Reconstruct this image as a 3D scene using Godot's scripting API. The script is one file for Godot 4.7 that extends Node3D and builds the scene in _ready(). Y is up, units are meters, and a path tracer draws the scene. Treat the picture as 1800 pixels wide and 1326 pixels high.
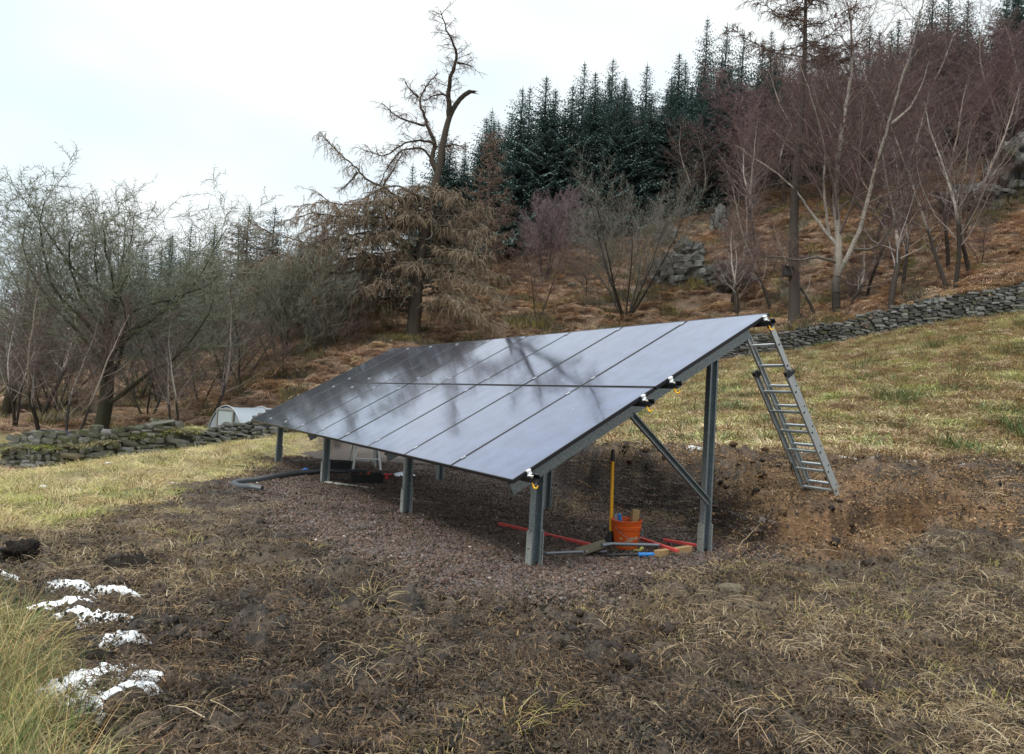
extends Node3D
# A ground-mounted solar array on a gravel pad below a wooded Scottish-looking hillside, overcast late winter.

class MB:
	var v := PackedVector3Array()
	var n := PackedVector3Array()
	var c := PackedColorArray()
	var i := PackedInt32Array()

	func tri(a: Vector3, b: Vector3, d: Vector3, col: Color) -> void:
		var q := (d - a).cross(b - a).normalized()
		var k := v.size()
		v.append(a); v.append(b); v.append(d)
		n.append(q); n.append(q); n.append(q)
		c.append(col); c.append(col); c.append(col)
		i.append(k); i.append(k + 1); i.append(k + 2)

	func face(p: Array, outward: Vector3, col: Color) -> void:
		var q: Vector3 = (p[2] - p[0]).cross(p[1] - p[0])
		if q.dot(outward) < 0.0:
			p.reverse()
		for k in range(1, p.size() - 1):
			tri(p[0], p[k], p[k + 1], col)

	func tube(p: PackedVector3Array, r: PackedFloat32Array, sides: int, c0: Color, c1: Color, closed := false) -> void:
		var m := p.size()
		var s := Vector3.RIGHT
		var first := v.size()
		for k in m:
			var d: Vector3 = (p[mini(k + 1, m - 1)] - p[maxi(k - 1, 0)]).normalized()
			s = s - d * s.dot(d)
			if s.length() < 0.05:
				s = d.cross(Vector3(0.3, 0.2, 0.9))
			s = s.normalized()
			var t := d.cross(s)
			var col := c0.lerp(c1, float(k) / (m - 1))
			for j in sides:
				var a := TAU * j / sides
				var o := s * cos(a) + t * sin(a)
				v.append(p[k] + o * r[k]); n.append(o); c.append(col)
		for k in m - 1:
			for j in sides:
				var a := first + k * sides + j
				var d := first + k * sides + (j + 1) % sides
				i.append(a); i.append(a + sides); i.append(d + sides)
				i.append(a); i.append(d + sides); i.append(d)
		if closed:
			for e in 2:
				var k := 0 if e == 0 else m - 1
				var o: Vector3 = (p[k] - p[1 if e == 0 else m - 2]).normalized()
				var ring := []
				for j in sides:
					ring.append(v[first + k * sides + j])
				face(ring, o, c0 if e == 0 else c1)

	func spike(p: Vector3, q: Vector3, r: float, col: Color) -> void:
		var d := (q - p).normalized()
		var s := d.cross(Vector3(0.31, 0.77, 0.55)).normalized()
		var t := d.cross(s)
		var k := v.size()
		for j in 3:
			var a := TAU * j / 3.0
			var o := s * cos(a) + t * sin(a)
			v.append(p + o * r); n.append(o); c.append(col)
		v.append(q); n.append(d); c.append(col)
		for j in 3:
			i.append(k + j); i.append(k + 3); i.append(k + (j + 1) % 3)

	func blade(p: PackedVector3Array, w: float, side: Vector3, col: Color, tip: Color) -> void:
		var m := p.size()
		var k := v.size()
		for j in m:
			var f := float(j) / (m - 1)
			var d: Vector3 = (p[mini(j + 1, m - 1)] - p[maxi(j - 1, 0)]).normalized()
			var q := d.cross(side).normalized()
			if q.y < 0.0:
				q = -q
			var ww := w * (1.0 - f * 0.85)
			v.append(p[j] - side * ww); v.append(p[j] + side * ww)
			n.append(q); n.append(q)
			var cc := col.lerp(tip, f)
			c.append(cc); c.append(cc)
		for j in m - 1:
			var a := k + j * 2
			if (v[a + 3] - v[a]).cross(v[a + 2] - v[a]).dot(n[a]) >= 0.0:
				i.append(a); i.append(a + 2); i.append(a + 3)
				i.append(a); i.append(a + 3); i.append(a + 1)
			else:
				i.append(a); i.append(a + 3); i.append(a + 2)
				i.append(a); i.append(a + 1); i.append(a + 3)

	func obox(o: Vector3, bs: Basis, size: Vector3, bev: float, col: Color) -> void:
		var h := size * 0.5
		bev = minf(bev, minf(h.x, minf(h.y, h.z)) * 0.45)
		var pt := func(s: Vector3, ax: int) -> Vector3:
			var q := h - Vector3(bev, bev, bev)
			q[ax] = h[ax]
			return o + bs * (q * s)
		for ax in 3:
			var b1 := (ax + 1) % 3
			var b2 := (ax + 2) % 3
			for sg in [-1.0, 1.0]:
				var q := []
				for e in [[-1, -1], [-1, 1], [1, 1], [1, -1]]:
					var s := Vector3.ZERO
					s[ax] = sg; s[b1] = e[0]; s[b2] = e[1]
					q.append(pt.call(s, ax))
				var outw := Vector3.ZERO
				outw[ax] = sg
				face(q, bs * outw, col)
			if bev > 0.0:
				for s1 in [-1.0, 1.0]:
					for s2 in [-1.0, 1.0]:
						var e0 := Vector3.ZERO
						e0[b1] = s1; e0[b2] = s2
						var lo := e0; lo[ax] = -1
						var hi := e0; hi[ax] = 1
						face([pt.call(lo, b1), pt.call(hi, b1), pt.call(hi, b2), pt.call(lo, b2)], bs * e0, col)
		if bev > 0.0:
			for sx in [-1.0, 1.0]:
				for sy in [-1.0, 1.0]:
					for sz in [-1.0, 1.0]:
						var s := Vector3(sx, sy, sz)
						face([pt.call(s, 0), pt.call(s, 1), pt.call(s, 2)], bs * s, col)

	func bar(a: Vector3, b: Vector3, w: float, h: float, side: Vector3, bev: float, col: Color) -> void:
		var d := (b - a).normalized()
		var x := (side - d * side.dot(d)).normalized()
		obox((a + b) * 0.5, Basis(x, d, x.cross(d)), Vector3(w, a.distance_to(b), h), bev, col)

	func extrude(prof: PackedVector2Array, a: Vector3, b: Vector3, xa: Vector3, ya: Vector3, col: Color) -> void:
		var area := 0.0
		for k in prof.size():
			area += prof[k].cross(prof[(k + 1) % prof.size()])
		for k in prof.size():
			var p := prof[k]
			var q := prof[(k + 1) % prof.size()]
			var e := q - p
			var o := Vector2(e.y, -e.x) * signf(area)
			face([a + xa * p.x + ya * p.y, a + xa * q.x + ya * q.y, b + xa * q.x + ya * q.y, b + xa * p.x + ya * p.y], xa * o.x + ya * o.y, col)
		var t := Geometry2D.triangulate_polygon(prof)
		for e in [[a, a - b], [b, b - a]]:
			for k in range(0, t.size(), 3):
				var f := []
				for j in 3:
					f.append(e[0] + xa * prof[t[k + j]].x + ya * prof[t[k + j]].y)
				face(f, e[1], col)

	func lathe(prof: Array, segs: int, o: Vector3, col: Color) -> void:
		for k in prof.size() - 1:
			var p: Vector2 = prof[k]
			var q: Vector2 = prof[k + 1]
			var nn := Vector2(q.y - p.y, -(q.x - p.x)).normalized()
			var first := v.size()
			for j in segs + 1:
				var a := TAU * j / segs
				var r := Vector3(cos(a), 0, sin(a))
				v.append(o + r * p.x + Vector3.UP * p.y); v.append(o + r * q.x + Vector3.UP * q.y)
				var m := r * nn.x + Vector3.UP * nn.y
				n.append(m); n.append(m); c.append(col); c.append(col)
			for j in segs:
				var a := first + j * 2
				var w: Vector3 = (v[a + 1] - v[a]).cross(v[a + 3] - v[a])
				if w.length_squared() < 1e-14:
					w = (v[a + 3] - v[a]).cross(v[a + 2] - v[a])
				if w.dot(n[a]) < 0.0:
					i.append(a); i.append(a + 1); i.append(a + 3); i.append(a); i.append(a + 3); i.append(a + 2)
				else:
					i.append(a); i.append(a + 3); i.append(a + 1); i.append(a); i.append(a + 2); i.append(a + 3)

	func mesh(mat: Material) -> ArrayMesh:
		var a := []
		a.resize(Mesh.ARRAY_MAX)
		a[Mesh.ARRAY_VERTEX] = v; a[Mesh.ARRAY_NORMAL] = n; a[Mesh.ARRAY_COLOR] = c; a[Mesh.ARRAY_INDEX] = i
		var m := ArrayMesh.new()
		m.add_surface_from_arrays(Mesh.PRIMITIVE_TRIANGLES, a)
		m.surface_set_material(0, mat)
		return m

const ZONES := {
	"PAD": [Vector2(-4.99, -13.46), Vector2(-3.77, -10.77), Vector2(-2.71, -8.84), Vector2(-1.84, -7.21), Vector2(-1.13, -6.23), Vector2(-0.60, -5.66), Vector2(-0.08, -5.39), Vector2(0.42, -5.50), Vector2(0.96, -5.84), Vector2(1.61, -6.34), Vector2(2.50, -7.18), Vector2(2.71, -8.28), Vector2(2.76, -9.69), Vector2(1.92, -10.51), Vector2(0.95, -13.19), Vector2(-0.40, -16.58), Vector2(-1.56, -18.36), Vector2(-3.54, -19.32), Vector2(-4.95, -17.60)],
	"PIT": [Vector2(1.65, -6.94), Vector2(1.99, -6.35), Vector2(2.73, -6.41), Vector2(3.77, -7.00), Vector2(5.01, -8.16), Vector2(4.64, -8.40), Vector2(3.41, -7.61), Vector2(3.08, -7.51), Vector2(2.70, -7.72), Vector2(2.29, -7.93), Vector2(1.96, -8.59)],
	"SOIL": [Vector2(0.69, -9.64), Vector2(1.00, -12.40), Vector2(2.17, -11.20), Vector2(3.17, -10.30), Vector2(4.62, -10.06), Vector2(7.28, -10.06), Vector2(5.19, -7.15), Vector2(4.05, -7.12), Vector2(2.98, -7.00), Vector2(2.23, -7.15), Vector2(2.10, -7.90), Vector2(1.37, -8.59)],
	"GRASS": [Vector2(-4.78, -6.16), Vector2(-4.67, -7.03), Vector2(-4.48, -7.78), Vector2(-4.29, -8.68), Vector2(-4.27, -9.97), Vector2(-4.36, -12.55), Vector2(-4.69, -15.82), Vector2(-4.70, -18.67), Vector2(-6.50, -25.66), Vector2(-12.89, -28.72), Vector2(-17.23, -25.54), Vector2(-24.81, -27.55), Vector2(-7.37, -7.63)],
	"FIELD": [Vector2(0.72, -14.35), Vector2(1.90, -12.19), Vector2(3.20, -10.42), Vector2(4.71, -10.27), Vector2(6.65, -10.27), Vector2(8.07, -9.64), Vector2(15.55, -17.11), Vector2(18.99, -23.95), Vector2(16.86, -24.82), Vector2(14.44, -26.11), Vector2(12.40, -27.67), Vector2(10.57, -29.02), Vector2(9.66, -29.92), Vector2(7.07, -31.21), Vector2(2.02, -26.35)],
	"RUSH": [Vector2(-4.11, -4.66), Vector2(-3.35, -5.02), Vector2(-2.72, -4.39), Vector2(-2.23, -3.76), Vector2(-1.91, -3.28), Vector2(-1.63, -2.98), Vector2(-1.26, -2.53), Vector2(-1.23, -1.96), Vector2(-1.98, -2.14)],
	"STRAW": [Vector2(1.90, -6.91), Vector2(2.92, -6.85), Vector2(5.13, -7.06), Vector2(2.37, -2.92), Vector2(1.35, -2.83), Vector2(1.38, -3.61), Vector2(1.23, -4.36), Vector2(1.12, -5.50)],
	"STRAWL": [Vector2(-5.00, -7.12), Vector2(-4.36, -8.44), Vector2(-3.21, -9.13), Vector2(-2.05, -6.61), Vector2(-1.68, -4.99), Vector2(-1.96, -4.78), Vector2(-2.76, -5.41), Vector2(-3.51, -5.32)],
}
const CONTROL := [
	Vector3(-3.000, 0.000, 0.00683), Vector3(-3.000, -3.000, -0.02694), Vector3(0.000, 0.000, -0.02287),
	Vector3(0.000, -3.000, -0.06955), Vector3(3.000, 0.000, 0.04031), Vector3(3.000, -3.000, 0.05100),
	Vector3(-6.000, -3.000, 0.04193), Vector3(6.000, -3.000, -0.04977), Vector3(12.000, -3.000, 0.03536),
	Vector3(-12.000, -3.000, -0.07924), Vector3(0.000, 10.000, -0.00325), Vector3(14.000, 10.000, 0.03156),
	Vector3(-14.000, 10.000, -0.06809), Vector3(0.000, -6.000, 0.05434), Vector3(-3.000, -7.000, -0.04440),
	Vector3(-5.000, -10.000, -0.03085), Vector3(-7.000, -15.000, -0.32285), Vector3(3.000, -6.000, 0.10431),
	Vector3(-3.000, -12.500, 0.10675), Vector3(3.427, -8.400, -0.03258), Vector3(3.137, -10.200, -0.26613),
	Vector3(4.770, -10.400, -0.01533), Vector3(6.867, -10.600, 0.23261), Vector3(1.794, -11.500, -0.25759),
	Vector3(1.300, -9.000, 0.15484), Vector3(0.000, -12.000, 0.17380), Vector3(-1.700, -15.000, 0.01505),
	Vector3(-4.000, -18.000, 0.16265), Vector3(16.983, -25.000, 0.13775), Vector3(14.375, -26.000, -0.25815),
	Vector3(12.544, -28.000, 0.21629), Vector3(10.565, -29.000, -0.14103), Vector3(9.685, -30.000, -0.04822),
	Vector3(7.135, -31.500, 0.32179), Vector3(19.032, -24.000, -0.02312), Vector3(8.498, -16.000, -0.05646),
	Vector3(9.786, -15.000, -0.01230), Vector3(23.776, -36.000, 0.01774), Vector3(27.007, -41.000, -0.08452),
	Vector3(16.625, -37.000, 0.12467), Vector3(9.280, -42.000, 0.07403), Vector3(11.697, -54.000, -0.20546),
	Vector3(4.171, -38.000, 0.02850), Vector3(1.278, -37.000, -0.06212), Vector3(-1.640, -52.000, -0.21887),
	Vector3(-5.405, -36.000, 0.26939), Vector3(-8.549, -33.000, -0.55816), Vector3(-10.832, -34.000, -0.57416),
	Vector3(-12.417, -33.000, 0.79966), Vector3(22.344, -55.000, -0.14336), Vector3(-9.294, -25.000, 0.46298),
	Vector3(-11.175, -25.000, -0.18532), Vector3(-15.185, -28.000, 0.31518), Vector3(-12.522, -24.000, -0.00866),
	Vector3(-11.452, -20.000, 0.00107), Vector3(-12.651, -20.000, 0.05659), Vector3(-10.208, -20.500, 0.18693),
	Vector3(-6.720, -21.000, -0.34289), Vector3(-9.383, -14.000, 0.14359), Vector3(-17.552, -26.000, -0.49862),
	Vector3(-22.667, -46.000, -0.18492), Vector3(-24.410, -40.000, 0.14541), Vector3(-19.752, -22.000, 0.13027),
	Vector3(-36.120, -40.000, 0.06792), Vector3(44.000, -65.000, -0.10336), Vector3(30.000, -65.000, 0.15935),
	Vector3(17.000, -65.000, 0.00933), Vector3(5.000, -60.000, 0.04364), Vector3(-2.000, -58.000, -0.18683),
	Vector3(-12.000, -65.000, 0.39795), Vector3(-25.000, -62.000, -0.01731), Vector3(-45.000, -60.000, -0.02264),
	Vector3(60.000, -40.000, -0.06875), Vector3(40.000, -15.000, 0.07388), Vector3(60.000, 0.000, -0.00055),
	Vector3(0.000, -110.000, 0.03971), Vector3(-50.000, -110.000, 0.03423), Vector3(50.000, -110.000, -0.03933),
	Vector3(-80.000, -30.000, -0.13464),
]
const PLANE := Vector3(8.57819, 0.17584, -0.10509)
const LARCH := [
	[Vector2(0.00, 0.00), Vector2(0.03, 2.58), Vector2(0.10, 4.69), Vector2(0.26, 6.02), Vector2(0.55, 7.09), Vector2(0.69, 8.42), Vector2(0.84, 9.48), Vector2(0.94, 10.55), Vector2(1.16, 11.75), Vector2(1.49, 12.49), Vector2(1.80, 12.90), Vector2(2.14, 13.15)],
	[Vector2(1.16, 11.81), Vector2(1.10, 12.80), Vector2(1.17, 13.46), Vector2(1.34, 14.07), Vector2(1.40, 14.66), Vector2(1.08, 15.24), Vector2(0.85, 15.76), Vector2(0.65, 16.27)],
	[Vector2(1.40, 14.56), Vector2(1.77, 14.58), Vector2(2.23, 14.58)],
	[Vector2(0.68, 9.08), Vector2(0.36, 9.59), Vector2(0.52, 10.39), Vector2(0.10, 11.29), Vector2(-0.27, 12.20), Vector2(-0.44, 12.71), Vector2(-0.27, 13.36), Vector2(0.34, 14.27)],
	[Vector2(0.35, 9.66), Vector2(-0.09, 10.03), Vector2(-0.74, 9.93), Vector2(-1.32, 9.56), Vector2(-1.79, 8.55), Vector2(-1.98, 7.94)],
	[Vector2(0.37, 6.55), Vector2(-1.00, 7.40), Vector2(-1.98, 7.94), Vector2(-2.77, 8.30), Vector2(-3.26, 8.80), Vector2(-4.01, 9.35), Vector2(-4.92, 10.22)],
	[Vector2(-3.25, 8.73), Vector2(-3.55, 8.19), Vector2(-3.85, 7.64)],
	[Vector2(-1.98, 8.01), Vector2(-1.50, 9.22), Vector2(-1.14, 9.97)],
	[Vector2(0.52, 10.39), Vector2(-0.12, 10.62), Vector2(-1.17, 10.56), Vector2(-2.20, 9.98), Vector2(-3.41, 10.44)],
	[Vector2(-0.03, 11.28), Vector2(-0.82, 11.37), Vector2(-1.42, 11.47), Vector2(-2.05, 12.03)],
	[Vector2(-0.44, 12.71), Vector2(-0.78, 12.96), Vector2(-1.13, 13.40)],
	[Vector2(1.14, 12.80), Vector2(0.54, 12.97), Vector2(-0.24, 12.73)],
	[Vector2(0.89, 10.28), Vector2(1.48, 10.31), Vector2(2.02, 10.08)],
	[Vector2(0.66, 8.42), Vector2(1.37, 7.40), Vector2(2.19, 6.92), Vector2(2.97, 7.23)],
	[Vector2(0.19, 6.15), Vector2(-1.20, 6.20), Vector2(-2.65, 6.26), Vector2(-4.01, 6.84), Vector2(-5.38, 7.82)],
	[Vector2(0.08, 4.95), Vector2(-1.43, 5.53), Vector2(-3.01, 5.44), Vector2(-4.29, 4.71), Vector2(-5.62, 4.91), Vector2(-7.09, 5.22), Vector2(-7.77, 5.58)],
	[Vector2(0.08, 3.90), Vector2(-1.62, 4.20), Vector2(-3.16, 3.46), Vector2(-4.86, 3.23), Vector2(-6.55, 2.61), Vector2(-7.31, 2.04)],
	[Vector2(0.03, 2.58), Vector2(-1.26, 2.50), Vector2(-2.82, 2.15), Vector2(-4.38, 1.67), Vector2(-5.65, 0.68)],
	[Vector2(0.22, 5.62), Vector2(1.17, 6.33), Vector2(2.19, 6.92), Vector2(3.35, 7.51)],
	[Vector2(0.13, 4.56), Vector2(1.24, 5.02), Vector2(2.28, 5.34), Vector2(3.35, 5.13)],
	[Vector2(0.08, 3.63), Vector2(1.30, 3.97), Vector2(2.63, 3.77), Vector2(3.72, 3.17), Vector2(4.55, 2.56)],
	[Vector2(0.06, 2.05), Vector2(1.41, 1.99), Vector2(2.75, 1.67), Vector2(4.09, 1.22)],
]

const WHITE := Color(1, 1, 1)
var rng := RandomNumberGenerator.new()
var used := {}
var nz := FastNoiseLite.new()      # fine, fractal
var nb := FastNoiseLite.new()      # broad
var nr := FastNoiseLite.new()      # ridged lumps
var nc := FastNoiseLite.new()      # cells: clods and boot holes
var grid := PackedFloat32Array()
const GX0 := -75; const GX1 := 95; const GZ0 := -130; const GZ1 := 14
var masks := {}
const MC := 0.25; const MX0 := -30.0; const MZ0 := -36.0; const MW := 240; const MH := 160
var mats := {}

func numbered(called: String) -> String:
	if not used.has(called):
		used[called] = 0
		return called
	used[called] += 1
	return "%s_%03d" % [called, used[called]]

func tag(o: Node, label: String, category: String, group := "", kind := "") -> void:
	if label: o.set_meta("label", label)
	if category: o.set_meta("category", category)
	if group: o.set_meta("group", group)
	if kind: o.set_meta("kind", kind)

func thing(called: String, label: String, category: String, xf := Transform3D(), group := "") -> Node3D:
	var o := Node3D.new()
	o.name = numbered(called)
	add_child(o, true)
	o.transform = xf
	tag(o, label, category, group)
	return o

func put(called: String, m: Mesh, parent: Node, xf := Transform3D()) -> MeshInstance3D:
	var o := MeshInstance3D.new()
	o.name = called if parent != self else numbered(called)
	o.mesh = m
	o.transform = xf
	parent.add_child(o, true)
	return o

func part(called: String, mb: MB, m: Material, parent: Node, xf := Transform3D()) -> MeshInstance3D:
	return put(called, mb.mesh(m), parent, xf)

func noise_tex(freq: float, lo: float, hi: float, seed_: int, normal := false, oct := 4, size := 512) -> NoiseTexture2D:
	var f := FastNoiseLite.new()
	f.noise_type = FastNoiseLite.TYPE_SIMPLEX_SMOOTH
	f.frequency = freq; f.fractal_octaves = oct; f.seed = seed_; f.fractal_gain = 0.6
	var t := NoiseTexture2D.new()
	t.width = size; t.height = size; t.seamless = true; t.noise = f; t.normalize = true
	if normal:
		t.as_normal_map = true; t.bump_strength = 6.0
	else:
		var g := Gradient.new()
		g.set_color(0, Color(lo, lo, lo)); g.set_color(1, Color(hi, hi, hi))
		t.color_ramp = g
	return t

# a plain material in a real-world (linear) colour
func paint(key: String, lin: Color, rough := 0.7, metal := 0.0, spec := 0.5) -> StandardMaterial3D:
	if not mats.has(key):
		var m := StandardMaterial3D.new()
		m.resource_name = key
		m.albedo_color = lin.linear_to_srgb()
		m.roughness = rough; m.metallic = metal; m.metallic_specular = spec
		mats[key] = m
	return mats[key]

# colours from the vertices, with a fine speckle that belongs to the stuff
func grainy(key: String, rough: float, scale: float, lo := 0.6, hi := 1.0, bump := 0.0, spec := 0.3, metal := 0.0) -> StandardMaterial3D:
	if not mats.has(key):
		var m := StandardMaterial3D.new()
		m.resource_name = key
		m.vertex_color_use_as_albedo = true
		m.roughness = rough; m.metallic_specular = spec; m.metallic = metal
		if scale > 0.0:
			m.albedo_texture = noise_tex(0.02, lo, hi, mats.size() + 3)
			m.uv1_triplanar = true
			m.uv1_scale = Vector3.ONE * scale
			if bump > 0.0:
				m.heightmap_enabled = true
				m.heightmap_texture = noise_tex(0.03, 0.0, 1.0, mats.size() + 40)
				m.heightmap_scale = bump
		mats[key] = m
	return mats[key]

func leafy(key: String, rough := 0.8, back := 0.0) -> StandardMaterial3D:
	if not mats.has(key):
		var m := StandardMaterial3D.new()
		m.resource_name = key
		m.vertex_color_use_as_albedo = true
		m.roughness = rough; m.metallic_specular = 0.25
		m.cull_mode = BaseMaterial3D.CULL_DISABLED
		if back > 0.0:
			m.backlight_enabled = true
			m.backlight = Color(back, back, back)
		mats[key] = m
	return mats[key]

func rv(g: RandomNumberGenerator) -> Vector3:
	return Vector3(g.randf_range(-1, 1), g.randf_range(-1, 1), g.randf_range(-1, 1))

const ORDINAL := ["first", "second", "third", "fourth", "fifth", "sixth", "seventh", "eighth", "ninth", "tenth", "eleventh", "twelfth", "thirteenth", "fourteenth", "fifteenth", "sixteenth", "seventeenth", "eighteenth", "nineteenth", "twentieth", "twenty-first", "twenty-second", "twenty-third", "twenty-fourth", "twenty-fifth", "twenty-sixth", "twenty-seventh", "twenty-eighth", "twenty-ninth", "thirtieth", "thirty-first", "thirty-second", "thirty-third", "thirty-fourth"]

# tell like things apart by their order from left to right as seen from the path
func rank_labels(list: Array, before: String, after: String) -> void:
	list.sort_custom(func(a, b): return a.position.x / -a.position.z < b.position.x / -b.position.z)
	for k in list.size():
		list[k].set_meta("label", before + ORDINAL[k] + after)

func vary(col: Color, g: RandomNumberGenerator, a := 0.2) -> Color:
	var k := 1.0 + g.randf_range(-a, a)
	col = col.lerp(Color(col.g, col.g, col.g), 0.03)
	return Color(col.r * k * g.randf_range(0.94, 1.06), col.g * k, col.b * k * g.randf_range(0.92, 1.08))

# ---------------------------------------------------------------- terrain
func survey() -> void:
	nz.noise_type = FastNoiseLite.TYPE_SIMPLEX_SMOOTH; nz.frequency = 1.0; nz.fractal_octaves = 4; nz.seed = 5; nz.fractal_gain = 0.55
	nb.noise_type = FastNoiseLite.TYPE_SIMPLEX_SMOOTH; nb.frequency = 1.0; nb.fractal_octaves = 2; nb.seed = 11
	nr.noise_type = FastNoiseLite.TYPE_SIMPLEX_SMOOTH; nr.frequency = 1.0; nr.fractal_type = FastNoiseLite.FRACTAL_RIDGED; nr.fractal_octaves = 3; nr.seed = 23
	nc.noise_type = FastNoiseLite.TYPE_CELLULAR; nc.frequency = 1.0; nc.fractal_type = FastNoiseLite.FRACTAL_NONE; nc.seed = 4; nc.cellular_return_type = FastNoiseLite.RETURN_DISTANCE2_SUB; nc.cellular_jitter = 1.0
	var w := GX1 - GX0 + 1
	var h := GZ1 - GZ0 + 1
	grid.resize(w * h)
	var xs := PackedVector3Array(CONTROL)
	for b in h:
		var z := float(GZ0 + b)
		for a in w:
			var x := float(GX0 + a)
			var s := PLANE.x + PLANE.y * x + PLANE.z * z
			for q in xs:
				var dx := x - q.x
				var dz := z - q.y
				s += q.z * sqrt(dx * dx + dz * dz + 9.0)
			grid[b * w + a] = s
	for name_ in ZONES:
		var poly := PackedVector2Array(ZONES[name_])
		var g := PackedFloat32Array()
		g.resize(MW * MH)
		var lo := Vector2(1e9, 1e9)
		var hi := -lo
		for p in poly:
			lo = lo.min(p); hi = hi.max(p)
		for b in MH:
			for a in MW:
				var p := Vector2(MX0 + a * MC, MZ0 + b * MC)
				if p.x > lo.x and p.y > lo.y and p.x < hi.x and p.y < hi.y and Geometry2D.is_point_in_polygon(p, poly):
					g[b * MW + a] = 1.0
		for pass_ in (2 if name_ != "PAD" and name_ != "PIT" else 1):
			var o := g.duplicate()
			for b in range(1, MH - 1):
				for a in range(1, MW - 1):
					var k := b * MW + a
					o[k] = (g[k] * 2.0 + g[k - 1] + g[k + 1] + g[k - MW] + g[k + MW]) / 6.0
			g = o
		masks[name_] = g

func zone(name_: String, x: float, z: float) -> float:
	var fx := (x - MX0) / MC
	var fz := (z - MZ0) / MC
	var a := int(fx)
	var b := int(fz)
	if fx < 0.0 or fz < 0.0 or a >= MW - 1 or b >= MH - 1:
		return 0.0
	var g: PackedFloat32Array = masks[name_]
	fx -= a; fz -= b
	var k := b * MW + a
	return lerpf(lerpf(g[k], g[k + 1], fx), lerpf(g[k + MW], g[k + MW + 1], fx), fz)

func base_h(x: float, z: float) -> float:
	var w := GX1 - GX0 + 1
	var fx := clampf(x - GX0, 0.0, w - 1.001)
	var fz := clampf(z - GZ0, 0.0, GZ1 - GZ0 - 0.001)
	var a := int(fx)
	var b := int(fz)
	fx -= a; fz -= b
	var k := b * w + a
	return lerpf(lerpf(grid[k], grid[k + 1], fx), lerpf(grid[k + w], grid[k + w + 1], fx), fz)

const WALL := [Vector2(5.0, -32.6), Vector2(7.35, -31.5), Vector2(9.7, -30.0), Vector2(10.55, -29.0), Vector2(12.4, -28.0), Vector2(14.4, -26.1), Vector2(16.85, -25.0), Vector2(19.2, -23.9), Vector2(24.0, -22.0)]

func wall_z(x: float) -> float:
	if x <= WALL[0].x: return WALL[0].y
	for k in WALL.size() - 1:
		if x < WALL[k + 1].x:
			return lerpf(WALL[k].y, WALL[k + 1].y, (x - WALL[k].x) / (WALL[k + 1].x - WALL[k].x))
	return WALL[-1].y

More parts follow.
